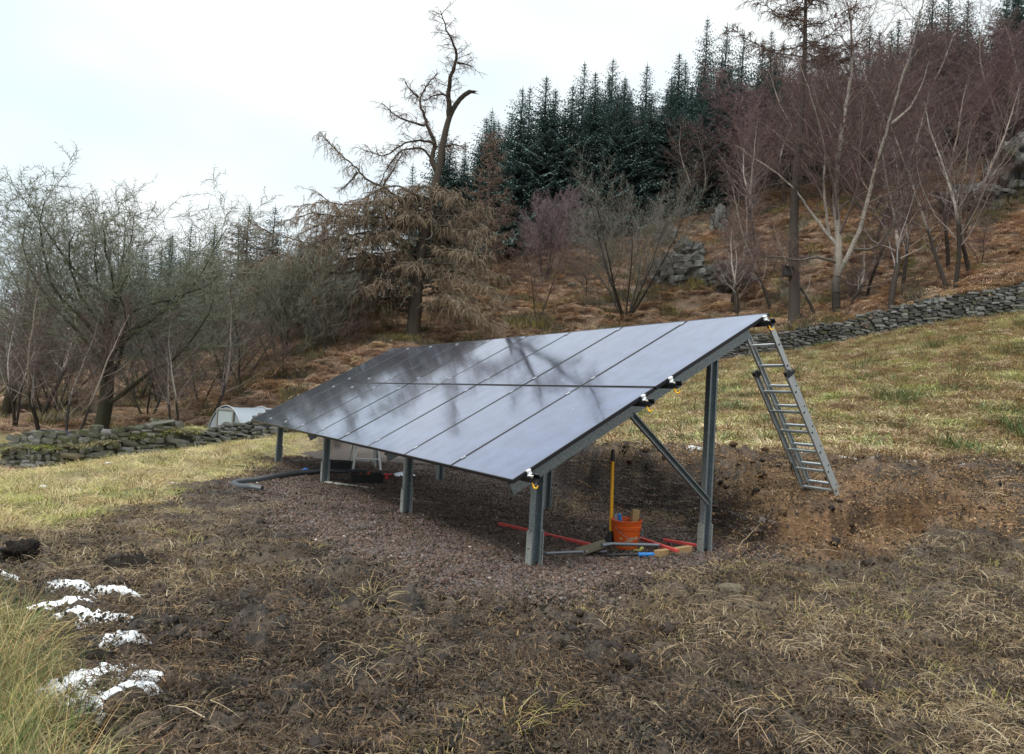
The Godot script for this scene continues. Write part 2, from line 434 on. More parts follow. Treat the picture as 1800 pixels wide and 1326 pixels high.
# [height, pad, soil, grass, field, rush, straw]
func site(x: float, z: float) -> Array:
	var h := base_h(x, z)
	var near := z > -34.0 and x > -28.0 and x < 26.0
	if not near:
		h += nb.get_noise_2d(x * 0.16, z * 0.16) * 0.5 + nz.get_noise_2d(x * 0.6, z * 0.6) * 0.3
		return [h, 0.0, 0.0, 0.0, 0.0, 0.0, 0.0, 0.0]
	var w1 := nz.get_noise_2d(x * 0.55 + 40.0, z * 0.55)
	var w2 := nz.get_noise_2d(x * 0.55, z * 0.55 + 70.0)
	var xx := x + w1 * 0.75
	var zz := z + w2 * 0.75
	var pad := zone("PAD", x + w1 * 0.3, z + w2 * 0.3)
	var pit := zone("PIT", x + w1 * 0.25, z + w2 * 0.25)
	var soil := zone("SOIL", xx, zz)
	var grass := zone("GRASS", xx, zz)
	var field := zone("FIELD", x + w1 * 0.5, z + w2 * 0.5)
	var rush := zone("RUSH", x + w1 * 0.4, z + w2 * 0.4)
	var straw := maxf(zone("STRAW", xx, zz), zone("STRAWL", xx, zz))
	h = lerpf(h, 0.01 + maxf(x, 0.0) * 0.015, smoothstep(0.25, 0.75, pad))
	h = minf(h, lerpf(h, 0.08 + 0.05 * w1, smoothstep(0.38, 0.55, pit)))
	var mud := clampf(1.0 - pad - grass - field - rush, 0.0, 1.0)
	var far := smoothstep(-15.0, -24.0, z) * (1.0 - field) * (1.0 - grass)
	mud *= 1.0 - far
	var rough := 0.085 * (1.0 - straw * 0.45) * (1.0 + 0.25 * soil)
	if mud > 0.01:
		h += mud * (nz.get_noise_2d(x * 1.3, z * 1.3) * rough * 1.6 + (nr.get_noise_2d(x * 1.9, z * 1.9) * 0.5) * rough * 1.3 + nz.get_noise_2d(x * 7.0, z * 7.0) * rough * 0.6)
		var q := nz.get_noise_2d(x * 3.0, z * 3.0 + 8.0)
		var wet := smoothstep(-0.25, 0.2, nb.get_noise_2d(x * 0.6, z * 0.6 + 17.0))
		h += mud * rough * (0.55 + 0.6 * wet) * (clampf(nc.get_noise_2d((x + q * 0.12) * 3.3, (z - q * 0.12) * 3.3) + 1.0, 0.0, 0.5) * 2.0 - 0.5)
		h += mud * rough * 0.4 * clampf(nc.get_noise_2d((x + q * 0.06) * 9.0, (z + q * 0.06) * 9.0) + 1.0, 0.0, 0.6)
	if pad > 0.01:
		h += pad * (nz.get_noise_2d(x * 0.8, z * 0.8) * 0.03 + nz.get_noise_2d(x * 9.0, z * 9.0) * 0.014)
	var gr := maxf(grass, maxf(field, rush))
	if gr > 0.01:
		h += gr * (nz.get_noise_2d(x * 0.9, z * 0.9) * 0.12 + nz.get_noise_2d(x * 4.0, z * 4.0) * 0.04)
	# the turned-back peat along the edge of the field
	var lip := field * (1.0 - field) * 4.0
	if lip > 0.02 and z > -16.0:
		h += lip * (0.07 + 0.1 * nz.get_noise_2d(x * 2.6, z * 2.6))
	if far > 0.01:
		h += far * (nb.get_noise_2d(x * 0.16, z * 0.16) * 0.5 + nz.get_noise_2d(x * 0.6, z * 0.6) * 0.3)
	if x > 4.0 and z < -20.0:
		var behind := wall_z(x) - z
		if behind > -0.3:
			h += 0.75 * smoothstep(-0.05, 0.5, behind) * smoothstep(4.0, 8.0, x) * (1.0 - smoothstep(2.0, 9.0, behind))
	h -= 0.075 * smoothstep(-21.0, -14.0, z) * (1.0 - soil * (1.0 - pad))
	return [h, pad, soil, grass, field, rush, straw, mud]

func height(x: float, z: float) -> float:
	return site(x, z)[0]

func ground_color(x: float, z: float, s: Array) -> Color:
	var f1 := nz.get_noise_2d(x * 2.3 + 9.0, z * 2.3)
	var f2 := nz.get_noise_2d(x * 9.0, z * 9.0 + 31.0)
	var b1 := nb.get_noise_2d(x * 0.35, z * 0.35 + 5.0)
	# hillside: bracken, heather and moss
	var hill := Color(0.30, 0.205, 0.14).lerp(Color(0.16, 0.135, 0.098), smoothstep(0.15, 0.5, b1 + f1 * 0.35))
	hill = hill.lerp(Color(0.14, 0.13, 0.05), smoothstep(0.25, 0.6, nb.get_noise_2d(x * 0.5 + 30.0, z * 0.5) + f2 * 0.3) * 0.7)
	if s[7] == 0.0 and s[1] == 0.0 and s[3] == 0.0 and s[4] == 0.0 and s[5] == 0.0:
		return hill
	var far := smoothstep(-15.0, -24.0, z)
	var mud := Color(0.105, 0.076, 0.054).lerp(Color(0.03, 0.024, 0.02), smoothstep(-0.15, 0.3, f1 + 0.4 * f2))
	mud = mud.lerp(Color(0.19, 0.138, 0.085), s[6] * smoothstep(-0.3, 0.35, f1 + f2 * 0.6) * 0.75)
	mud = mud.lerp(Color(0.17, 0.12, 0.075), smoothstep(0.05, 0.45, b1 + f2 * 0.5) * 0.5)
	var dug := Color(0.17, 0.112, 0.068).lerp(Color(0.07, 0.05, 0.036), smoothstep(-0.25, 0.3, f1 + 0.3 * f2))
	dug = dug.lerp(Color(0.29, 0.165, 0.08).lerp(Color(0.13, 0.08, 0.045), smoothstep(-0.2, 0.4, f1)), smoothstep(1.9, 0.7, Vector2((x - 3.5) * 0.7, z + 7.9).length() + f1 * 0.6))
	mud = mud.lerp(dug, smoothstep(0.2, 0.8, s[2]) * 0.9)
	var col := hill.lerp(mud, clampf(s[7] + (1.0 - far) * (1.0 - s[3] - s[4] - s[5]), 0.0, 1.0))
	col = col.lerp(Color(0.108, 0.082, 0.068).lerp(Color(0.068, 0.053, 0.045), smoothstep(-0.3, 0.4, f1 + f2 * 0.5)).lerp(Color(0.165, 0.135, 0.115), smoothstep(0.1, 0.45, b1 + f2 * 0.3) * 0.6), smoothstep(0.15, 0.75, s[1]))
	var gr := Color(0.42, 0.34, 0.175).lerp(Color(0.25, 0.265, 0.095), smoothstep(0.05, 0.5, b1 + f1 * 0.4))
	gr = gr.lerp(Color(0.12, 0.09, 0.05), smoothstep(0.2, 0.6, f1 + f2 * 0.4) * 0.6)
	col = col.lerp(gr, smoothstep(0.25, 0.75, s[3]))
	var fd := Color(0.36, 0.30, 0.18).lerp(Color(0.24, 0.25, 0.12), smoothstep(0.0, 0.5, nb.get_noise_2d(x * 0.6, z * 0.6)))
	fd = fd.lerp(Color(0.19, 0.13, 0.08), smoothstep(-0.05, 0.4, f1 + f2 * 0.4) * 0.75)
	col = col.lerp(fd, smoothstep(0.4, 0.8, s[4]))
	var lip: float = s[4] * (1.0 - s[4]) * 4.0
	if z > -16.0:
		col = col.lerp(Color(0.022, 0.018, 0.016), smoothstep(0.35, 0.9, lip + f2 * 0.3))
	return col.lerp(Color(0.13, 0.115, 0.05).lerp(Color(0.05, 0.04, 0.025), smoothstep(-0.1, 0.4, f1)), smoothstep(0.3, 0.7, s[5]))

func build_ground() -> void:
	var xs := PackedFloat32Array()
	var zs := PackedFloat32Array()
	var x := -4.4
	var st := 0.045
	while x > -420.0:
		xs.append(x)
		st = minf(st * 1.032, 40.0)
		x -= st
	xs.reverse()
	x = -4.4 + 0.035
	while x < 4.6:
		xs.append(x)
		x += 0.035
	st = 0.04
	while x < 420.0:
		xs.append(x)
		st = minf(st * 1.03, 40.0)
		x += st
	var d := 1.7
	var back := [60.0, 30.0, 15.0, 8.0, 4.0, 2.0, 0.6, -0.4, -1.0, -1.4]
	for q in back: zs.append(q)
	while d < 420.0:
		zs.append(-d)
		d += clampf(d * 0.0082, 0.02, 0.42) if d < 75.0 else d * 0.06
	var w := xs.size()
	var h := zs.size()
	var mb := MB.new()
	mb.v.resize(w * h); mb.n.resize(w * h); mb.c.resize(w * h); mb.i.resize((w - 1) * (h - 1) * 6)
	for b in h:
		for a in w:
			var k := b * w + a
			var s := site(xs[a], zs[b])
			mb.v[k] = Vector3(xs[a], s[0], zs[b])
			mb.c[k] = ground_color(xs[a], zs[b], s)
	for b in h:
		for a in w:
			var k := b * w + a
			var ex: Vector3 = mb.v[k + 1 if a < w - 1 else k] - mb.v[k - 1 if a > 0 else k]
			var ez: Vector3 = mb.v[k + w if b < h - 1 else k] - mb.v[k - w if b > 0 else k]
			var q := ez.cross(ex).normalized()
			mb.n[k] = q if q.y > 0.0 else -q
	var j := 0
	for b in h - 1:
		for a in w - 1:
			var k := b * w + a      # rows run towards -z
			mb.i[j] = k; mb.i[j + 1] = k + w; mb.i[j + 2] = k + w + 1
			mb.i[j + 3] = k; mb.i[j + 4] = k + w + 1; mb.i[j + 5] = k + 1
			j += 6
	var m := StandardMaterial3D.new()
	m.resource_name = "earth"
	m.vertex_color_use_as_albedo = true
	m.roughness = 0.7; m.metallic_specular = 0.4
	m.albedo_texture = noise_tex(0.035, 0.5, 1.0, 71, false, 5, 1024)
	m.uv1_triplanar = true; m.uv1_world_triplanar = true
	m.uv1_scale = Vector3.ONE * 0.55
	m.heightmap_enabled = true
	m.heightmap_texture = noise_tex(0.03, 0.0, 1.0, 72, false, 5, 1024)
	m.heightmap_scale = 3.0
	var o := part("ground", mb, m, self)
	tag(o, "", "", "", "structure")
	print("ground ", w, " x ", h)

func sky() -> Sky:
	var im := Image.create(1024, 512, false, Image.FORMAT_RGBF)
	var f := FastNoiseLite.new()
	f.noise_type = FastNoiseLite.TYPE_SIMPLEX_SMOOTH; f.frequency = 1.3; f.fractal_octaves = 4; f.seed = 9
	for y in 512:
		var el := PI * (0.5 - (y + 0.5) / 512.0)
		for x in 1024:
			var az := TAU * (x + 0.5) / 1024.0
			var p := Vector3(cos(el) * cos(az), sin(el) * 2.2, cos(el) * sin(az))
			var q := f.get_noise_3dv(p)
			var up := maxf(sin(el), 0.0)
			var k := SKY * (1.0 + 1.75 * smoothstep(0.48, 1.0, up)) * (1.0 + 0.13 * q)
			var blue := smoothstep(-0.25, 0.35, -q)
			im.set_pixel(x, y, Color(k * lerpf(0.955, 0.83, blue), k * lerpf(1.0, 0.955, blue), k * lerpf(1.01, 1.03, blue)))
	var m := PanoramaSkyMaterial.new()
	m.panorama = ImageTexture.create_from_image(im)
	var s := Sky.new()
	s.sky_material = m
	return s
const SKY := 0.675

# ---------------------------------------------------------------- the solar array
# local axes: x along the rows (away to the left), y up, z up the slope on the flat
const AU := Vector3(-0.50135, 0, -0.86524)
const AD := Vector3(0.86524, 0, -0.50135)
const A0 := Vector3(0.051, 0, -6.011)
const LOW := 0.747
const TILT := PI / 6
const FRAMES := [0.3, 3.22, 6.63, 9.8]
const PURLINS := [0.15, 1.475, 1.83, 3.2]

func slope(u: float, v: float, n: float) -> Vector3:
	return Vector3(u, LOW + v * sin(TILT) + n * cos(TILT), v * cos(TILT) - n * sin(TILT))

func cee(w: float, d: float, t: float, lip: float) -> PackedVector2Array:
	# a lipped channel: web along x = 0, open towards +x
	return PackedVector2Array([Vector2(0, -w / 2), Vector2(d, -w / 2), Vector2(d, -w / 2 + lip), Vector2(d - t, -w / 2 + lip), Vector2(d - t, -w / 2 + t), Vector2(t, -w / 2 + t),
		Vector2(t, w / 2 - t), Vector2(d - t, w / 2 - t), Vector2(d - t, w / 2 - lip), Vector2(d, w / 2 - lip), Vector2(d, w / 2), Vector2(0, w / 2)])

func build_array() -> void:
	var glass := paint("panel_glass", Color(0.215, 0.265, 0.42), 0.085, 0.9)
	glass.roughness_texture = noise_tex(0.012, 0.55, 1.0, 90)
	glass.albedo_texture = noise_tex(0.01, 0.86, 1.0, 91, false, 5)
	glass.uv1_triplanar = true
	glass.uv1_scale = Vector3(0.6, 0.6, 0.6)
	glass.clearcoat_enabled = true
	glass.clearcoat = 0.2
	glass.clearcoat_roughness = 0.1
	var black := paint("black_anodised", Color(0.012, 0.012, 0.016), 0.38, 0.0, 0.5)
	var dark := paint("dark_coated_steel", Color(0.02, 0.022, 0.026), 0.45, 0.2)
	var steel := grainy("coated_steel", 0.42, 3.0, 0.7, 1.0, 0.0, 0.5, 0.75)
	var galv := grainy("galvanised_steel", 0.5, 5.0, 0.6, 1.0, 0.0, 0.5, 0.45)
	var alu := paint("bright_clamp", Color(0.42, 0.43, 0.45), 0.4, 0.6)
	var yellow := paint("yellow_plastic", Color(0.82, 0.42, 0.01), 0.4)
	var white := paint("white_plastic", Color(0.78, 0.8, 0.8), 0.4)
	var sc := Color(0.40, 0.47, 0.50)
	var gc := Color(0.5, 0.53, 0.5)
	var t := thing("solar_array", "ground-mounted solar array of two rows of black panels on steel posts", "solar array", Transform3D(Basis(AU, Vector3.UP, AD), A0))
	var bs := Basis(Vector3(1, 0, 0), Vector3(0, cos(TILT), -sin(TILT)), Vector3(0, sin(TILT), cos(TILT)))   # x along, y out of the glass, z up the slope
	var pw := 1.132
	var ph := 1.64
	var mg := MB.new()
	mg.obox(Vector3(0, -0.006, 0), Basis(), Vector3(pw - 0.02, 0.006, ph - 0.02), 0.0, WHITE)
	var gm := mg.mesh(glass)
	var mf := MB.new()
	for e in [-1.0, 1.0]:
		mf.obox(Vector3(e * (pw / 2 - 0.006), -0.018, 0), Basis(), Vector3(0.012, 0.035, ph), 0.0015, WHITE)
		mf.obox(Vector3(0, -0.018, e * (ph / 2 - 0.006)), Basis(), Vector3(pw - 0.0245, 0.0345, 0.012), 0.0015, WHITE)
	var back := MB.new()
	back.obox(Vector3(0, -0.0128, 0), Basis(), Vector3(pw - 0.026, 0.006, ph - 0.026), 0.0, WHITE)
	var fm := mf.mesh(black)
	var bm := back.mesh(paint("back_sheet", Color(0.03, 0.03, 0.033), 0.6))
	for r in 2:
		for k in 9:
			var p := Node3D.new()
			p.name = "solar_panel"
			t.add_child(p, true)
			p.transform = Transform3D(bs * Basis.from_euler(Vector3(deg_to_rad(rng.randf_range(-0.12, 0.12)), 0, deg_to_rad(rng.randf_range(-0.15, 0.15)))), slope(0.5759 + k * 1.1518, 0.82 + r * 1.66, 0.0))
			put("glass", gm, p)
			put("frame", fm, p)
			put("back_sheet", bm, p)
	# dried water marks on the nearest glass
	var wm := MB.new()
	for k in 9:
		var f := k / 8.0
		var o := slope(0.18 + f * 0.55 + rng.randf_range(-0.07, 0.07), 0.3 + f * 0.85 + rng.randf_range(-0.06, 0.06), -0.0022)
		var q := []
		var sz := rng.randf_range(0.006, 0.022)
		for j in 7:
			var a := TAU * j / 7.0
			q.append(o + bs.x * cos(a) * sz * 0.35 * rng.randf_range(0.6, 1.3) + bs.z * (sin(a) * sz + cos(a) * sz * 0.4))
		wm.face(q, bs.y, Color(0.30, 0.34, 0.42))
	part("water_mark", wm, leafy("dried_water_mark", 0.6), t).set_meta("kind", "stuff")
	# rails along the rows, on rafters across them
	for v in PURLINS:
		var m := MB.new()
		m.extrude(cee(0.07, 0.05, 0.003, 0.015), slope(-0.1, v, -0.09), slope(10.47, v, -0.09), bs.y, bs.z, WHITE)
		part("rail", m, dark, t)
		for k in 8:
			var c := MB.new()
			var o := slope((k + 1) * 1.1518, v, 0.004)
			c.obox(o, bs, Vector3(0.03, 0.006, 0.048), 0.0012, WHITE)
			c.obox(o - bs.y * 0.022, bs, Vector3(0.014, 0.036, 0.05), 0.0, WHITE)
			c.lathe([Vector2(0, 0.009), Vector2(0.007, 0.009), Vector2(0.007, 0.003)], 8, o, WHITE)
			part("mid_clamp", c, alu, t)
		# the end stop at the near end of each rail: white bracket and yellow hook
		var b := MB.new()
		var e := slope(-0.022, v, -0.015)
		b.obox(e, bs, Vector3(0.03, 0.036, 0.03), 0.003, WHITE)
		b.obox(e + bs.y * 0.02, bs, Vector3(0.036, 0.005, 0.036), 0.001, WHITE)
		b.obox(e - Vector3(0.02, 0.024, 0), Basis(), Vector3(0.036, 0.009, 0.04), 0.003, WHITE)
		b.lathe([Vector2(0, 0.03), Vector2(0.007, 0.03), Vector2(0.007, 0.022)], 8, e, WHITE)
		var br := part("end_bracket", b, white, t)
		var hk := MB.new()
		var q := e + Vector3(-0.035, -0.03, 0)
		hk.tube(PackedVector3Array([q, q + Vector3(-0.008, -0.035, 0.008), q + Vector3(-0.016, -0.078, 0.016), q + Vector3(-0.026, -0.09, 0.02), q + Vector3(-0.048, -0.088, 0.03), q + Vector3(-0.053, -0.068, 0.034)]),
			PackedFloat32Array([0.0065, 0.0075, 0.0075, 0.0075, 0.007, 0.006]), 7, WHITE, WHITE, true)
		part("hook", hk, yellow, br)
	for u in FRAMES:
		var m := MB.new()
		m.extrude(cee(0.10, 0.05, 0.004, 0.018), slope(u - 0.025, 0.08, -0.178), slope(u - 0.025, 3.24, -0.178), Vector3(1, 0, 0), bs.y, sc)
		part("rafter", m, steel, t)
		for e in [[0.47, 0.56], [2.48, 0.9]]:
			var s: float = e[0]
			var top := LOW + s * tan(TILT) - 0.185
			var gh := -0.26
			var pm := MB.new()
			pm.extrude(cee(0.104, 0.062, 0.004, 0.02), Vector3(u + 0.092, gh, s), Vector3(u + 0.092, top, s), Vector3(-1, 0, 0), Vector3(0, 0, 1), sc)
			var po := part("post", pm, steel, t)
			# ground stake: two galvanised plates that clasp the foot of the post
			var f := MB.new()
			for k in [-1.0, 1.0]:
				f.obox(Vector3(u + 0.06, -0.02, s + k * 0.0595), Basis(), Vector3(0.085, 0.55, 0.007), 0.001, gc)
				f.obox(Vector3(u + 0.0985, -0.02, s + k * 0.05), Basis(), Vector3(0.006, 0.545, 0.024), 0.001, gc)
			part("stake", f, galv, po)
			var bl := MB.new()
			for y in [0.12, 0.26]:
				for k in [-1.0, 1.0]:
					bl.tube(PackedVector3Array([Vector3(u + 0.06, y, s + k * 0.062), Vector3(u + 0.06, y, s + k * 0.075)]), PackedFloat32Array([0.011, 0.011]), 6, gc, gc, true)
			bl.tube(PackedVector3Array([Vector3(u + 0.087, top - 0.03, s), Vector3(u + 0.07, top - 0.03, s)]), PackedFloat32Array([0.011, 0.011]), 6, gc, gc, true)
			part("bolt", bl, galv, po)
		var bm2 := MB.new()
		var lo := Vector3(u + 0.0, 0.48, 2.44)
		var hi := slope(u + 0.0, 1.5, -0.215)
		var d := (hi - lo).normalized()
		bm2.extrude(cee(0.065, 0.036, 0.003, 0.012), lo, hi, Vector3(-1, 0, 0), d.cross(Vector3(1, 0, 0)), sc)
		part("brace", bm2, steel, t)

# ---------------------------------------------------------------- ladder, tools and litter on the pad
func local(u: float, y: float, s: float) -> Vector3:
	return A0 + AU * u + AD * s + Vector3.UP * y

func build_ladder() -> void:
	var alu := grainy("ladder_aluminium", 0.42, 6.0, 0.75, 1.0, 0.0, 0.5, 0.5)
	var rub := paint("black_rubber", Color(0.015, 0.015, 0.016), 0.7)
	var col := Color(0.62, 0.66, 0.67)
	var foot := local(0.30, 0.0, 4.2)
	foot.y = height(foot.x, foot.z) - 0.02
	var top := local(0.30, 2.27, 3.0)
	var up := (top - foot).normalized()
	var L := foot.distance_to(top)
	var side := (AU - up * AU.dot(up)).normalized()
	var t := thing("extension_ladder", "aluminium two-section extension ladder leaning on the high edge of the array", "ladder", Transform3D(Basis(side, up, side.cross(up)), foot))
	# local axes: x across, y up along the ladder, z towards the array or away
	var out := signf(side.cross(up).dot(AD))
	for sec in 2:
		var w := 0.44 if sec == 0 else 0.37
		var y0 := 0.0 if sec == 0 else 0.1
		var y1 := L * 0.75 if sec == 0 else L
		var z := out * (-0.035 if sec == 0 else 0.036)
		for e in [-1.0, 1.0]:
			var m := MB.new()
			m.extrude(cee(0.062, 0.024, 0.003, 0.008), Vector3(e * w / 2, y0, z), Vector3(e * w / 2, y1, z), Vector3(-e, 0, 0), Vector3(0, 0, 1), col)
			var st := part("stile", m, alu, t)
			var cap := MB.new()
			cap.obox(Vector3(e * (w / 2 - 0.012), y1 + 0.01, z), Basis(), Vector3(0.034, 0.05, 0.072), 0.004, WHITE)
			if sec == 0:
				cap.obox(Vector3(e * (w / 2 - 0.012), 0.0, z), Basis(), Vector3(0.04, 0.05, 0.075), 0.006, WHITE)
				cap.obox(Vector3(e * (w / 2 - 0.012), y1 - 0.02, out * 0.0), Basis(), Vector3(0.03, 0.05, 0.13), 0.006, WHITE)
			part("end_cap", cap, rub, st)
			var rv_ := MB.new()
			var yy := 0.12 if sec == 0 else 0.15
			while yy < y1 - 0.04:
				rv_.obox(Vector3(e * (w / 2 + 0.001), yy, z), Basis(), Vector3(0.004, 0.018, 0.024), 0.001, WHITE)
				yy += 0.25
			part("rung_plug", rv_, rub, st)
		var y := 0.12 if sec == 0 else 0.15
		while y < y1 - 0.04:
			var m := MB.new()
			m.obox(Vector3(0, y, z), Basis.from_euler(Vector3(0.25 * out, 0, 0)), Vector3(w - 0.03, 0.026, 0.034), 0.004, col)
			part("rung", m, alu, t)
			y += 0.25
	var bar := MB.new()
	bar.obox(Vector3(0, -0.005, out * -0.035), Basis(), Vector3(0.47, 0.035, 0.05), 0.005, col)
	part("base_bar", bar, alu, t)
	var rope := MB.new()
	rope.tube(PackedVector3Array([Vector3(0.2, 0.45, 0.08 * -out), Vector3(0.21, 0.34, 0.1 * -out), Vector3(0.2, 0.25, 0.09 * -out), Vector3(0.185, 0.33, 0.085 * -out), Vector3(0.19, 0.46, 0.07 * -out)]), PackedFloat32Array([0.005, 0.005, 0.005, 0.005, 0.005]), 5, WHITE, WHITE)
	part("rope", rope, rub, t)

func at_ground(x: float, z: float, up := 0.0) -> Vector3:
	return Vector3(x, height(x, z) + up, z)

func single(called: String, mb: MB, m: Material, label: String, category: String, xf := Transform3D(), group := "") -> MeshInstance3D:
	var o := part(called, mb, m, self, xf)
	tag(o, label, category, group)
	return o

# a straight timber or bar lying on the ground between two points
func lying(called: String, a: Vector2, b: Vector2, w: float, h: float, lift: float, m: Material, label: String, category: String, lift2 := -1.0) -> MeshInstance3D:
	var p := at_ground(a.x, a.y, h / 2 + lift)
	var q := at_ground(b.x, b.y, h / 2 + (lift if lift2 < 0.0 else lift2))
	var mb := MB.new()
	var o := (p + q) * 0.5
	var d := (q - p).normalized()
	var sd := d.cross(Vector3.UP).normalized()
	mb.obox(Vector3.ZERO, Basis(d, sd.cross(d), sd), Vector3(p.distance_to(q), h, w), 0.003, WHITE)
	return single(called, mb, m, label, category, Transform3D(Basis(), o))

func build_tools() -> void:
	var orange := grainy("orange_bucket", 0.5, 7.0, 0.75, 1.0, 0.0, 0.45)
	var red := grainy("red_painted_wood", 0.55, 6.0, 0.7, 1.0)
	red.albedo_color = Color(0.62, 0.085, 0.075).linear_to_srgb()
	var wood := grainy("pale_timber", 0.75, 5.0, 0.7, 1.0)
	wood.albedo_color = Color(0.47, 0.31, 0.15).linear_to_srgb()
	var grey_wood := grainy("weathered_timber", 0.85, 5.0, 0.6, 1.0)
	grey_wood.albedo_color = Color(0.30, 0.25, 0.18).linear_to_srgb()
	var yellow := paint("yellow_fibreglass", Color(0.80, 0.38, 0.005), 0.35)
	var black := paint("black_plastic", Color(0.012, 0.012, 0.013), 0.45)
	var grey := paint("grey_steel_shaft", Color(0.16, 0.17, 0.19), 0.4, 0.5)
	var blue := paint("blue_plastic", Color(0.01, 0.17, 0.5), 0.4)
	var mudsteel := grainy("muddy_steel", 0.7, 9.0, 0.45, 1.0, 0.6)
	mudsteel.albedo_color = Color(0.34, 0.29, 0.2).linear_to_srgb()
	# bucket
	var bp := at_ground(1.24, -7.6)
	var t := thing("bucket", "orange plastic builder's bucket with dried mud on its side", "bucket", Transform3D(Basis.from_euler(Vector3(0, 0.4, 0.03)), bp))
	var m := MB.new()
	m.lathe([Vector2(0, 0.004), Vector2(0.105, 0.0), Vector2(0.113, 0.006), Vector2(0.138, 0.2), Vector2(0.146, 0.205), Vector2(0.148, 0.235), Vector2(0.143, 0.238), Vector2(0.152, 0.285), Vector2(0.158, 0.287), Vector2(0.158, 0.296), Vector2(0.147, 0.297), Vector2(0.135, 0.2), Vector2(0.108, 0.012), Vector2(0, 0.012)], 40, Vector3.ZERO, Color(0.78, 0.12, 0.012))
	part("body", m, orange, t)
	var hd := MB.new()
	var hp := PackedVector3Array()
	var hr := PackedFloat32Array()
	for k in 15:
		var a := PI * k / 14.0
		hp.append(Vector3(cos(a) * 0.153, 0.245 - sin(a) * 0.12, 0.02 + sin(a) * 0.155))
		hr.append(0.0028)
	hd.tube(hp, hr, 5, WHITE, WHITE)
	part("handle", hd, grey, t)
	var sp := MB.new()   # dried mud splashes, thin crusts on the wall
	for k in 16:
		var a := rng.randf_range(0.5, 2.6)
		var y := rng.randf_range(0.05, 0.2)
		var r := 0.1142 + y * 0.127
		var sz := rng.randf_range(0.008, 0.03)
		var c := Vector3(cos(a) * r, y, sin(a) * r)
		var q := []
		for j in 7:
			var b := TAU * j / 7.0
			var aa := a + cos(b) * sz / r * rng.randf_range(0.5, 1.3)
			var yy := y + sin(b) * sz * rng.randf_range(0.4, 1.0)
			var r2 := 0.1148 + yy * 0.127
			q.append(Vector3(cos(aa) * r2, yy, sin(aa) * r2))
		sp.face(q, Vector3(c.x, 0, c.z), Color(0.45, 0.3, 0.18))
	part("mud_splash", sp, leafy("dry_mud", 0.9), t)
	# in the bucket
	var w := MB.new()
	w.obox(Vector3(0, 0.19, 0), Basis(), Vector3(0.075, 0.38, 0.045), 0.003, WHITE)
	single("timber_offcut", w, wood, "short pale timber offcut standing in the orange bucket", "timber", Transform3D(Basis.from_euler(Vector3(0.05, 0.35, -0.06)), bp + Vector3(0.055, 0.014, -0.04)))
	var g := thing("trowel", "blue and silver trowel sticking out of the orange bucket", "trowel", Transform3D(Basis.from_euler(Vector3(0.1, 0.2, 0.28)), bp + Vector3(-0.035, 0.02, -0.02)))
	var tb := MB.new()
	tb.obox(Vector3(0, 0.24, 0), Basis(), Vector3(0.05, 0.2, 0.004), 0.001, Color(0.55, 0.6, 0.7))
	part("blade", tb, grainy("trowel_steel", 0.35, 8.0, 0.8, 1.0, 0.0, 0.5, 0.6), g)
	var th := MB.new()
	th.tube(PackedVector3Array([Vector3(0, 0.02, 0.0), Vector3(0, 0.13, 0.01), Vector3(0, 0.15, 0)]), PackedFloat32Array([0.014, 0.016, 0.008]), 8, WHITE, WHITE, true)
	th.obox(Vector3(0.028, 0.29, 0.012), Basis(), Vector3(0.03, 0.1, 0.022), 0.005, WHITE)
	part("handle", th, blue, g)
	# shovel standing upright
	var s := thing("shovel", "upright shovel with yellow shaft, black grip and black head beside the bucket", "shovel", Transform3D(Basis.from_euler(Vector3(-0.06, 0.3, 0.0)), at_ground(1.10, -7.72, 0.0)))
	var sh := MB.new()
	sh.tube(PackedVector3Array([Vector3(0, 0.13, 0), Vector3(0, 0.2, 0), Vector3(0, 0.87, 0)]), PackedFloat32Array([0.017, 0.018, 0.0175]), 12, WHITE, WHITE, true)
	part("shaft", sh, yellow, s)
	var sg := MB.new()
	sg.tube(PackedVector3Array([Vector3(0, 0.86, 0), Vector3(0, 0.875, 0), Vector3(0, 0.965, 0), Vector3(0, 0.985, 0)]), PackedFloat32Array([0.02, 0.021, 0.02, 0.012]), 12, WHITE, WHITE, true)
	part("grip", sg, black, s)
	var hb := MB.new()
	for k in 9:      # a dished blade spreading to the ground
		var f := k / 8.0
		var a0 := -0.11 + 0.22 * f
		if k < 8:
			var a1 := -0.11 + 0.22 * (k + 1) / 8.0
			hb.face([Vector3(a0, -0.02, 0.03 - absf(a0) * 0.5), Vector3(a1, -0.02, 0.03 - absf(a1) * 0.5), Vector3(a1 * 0.25, 0.14, 0.012), Vector3(a0 * 0.25, 0.14, 0.012)], Vector3(0, 0.1, 1), WHITE)
			hb.face([Vector3(a0, -0.02, 0.024 - absf(a0) * 0.5), Vector3(a1, -0.02, 0.024 - absf(a1) * 0.5), Vector3(a1 * 0.25, 0.14, 0.004), Vector3(a0 * 0.25, 0.14, 0.004)], Vector3(0, -0.1, -1), WHITE)
	hb.tube(PackedVector3Array([Vector3(0, 0.06, 0.01), Vector3(0, 0.15, 0.0)]), PackedFloat32Array([0.028, 0.022]), 10, WHITE, WHITE, true)
	part("head", hb, black, s)
	# muddy square shovel lying down: blade towards us
	var b0 := at_ground(0.90, -7.2, 0.05)
	var b1 := at_ground(1.53, -7.42, 0.05)
	var d := (b1 - b0).normalized()
	var sd := d.cross(Vector3.UP).normalized()
	var ls := thing("spade", "muddy square-mouthed spade with grey shaft lying on the gravel", "spade", Transform3D(Basis(d, sd.cross(d), sd), b0))
	var bl := MB.new()
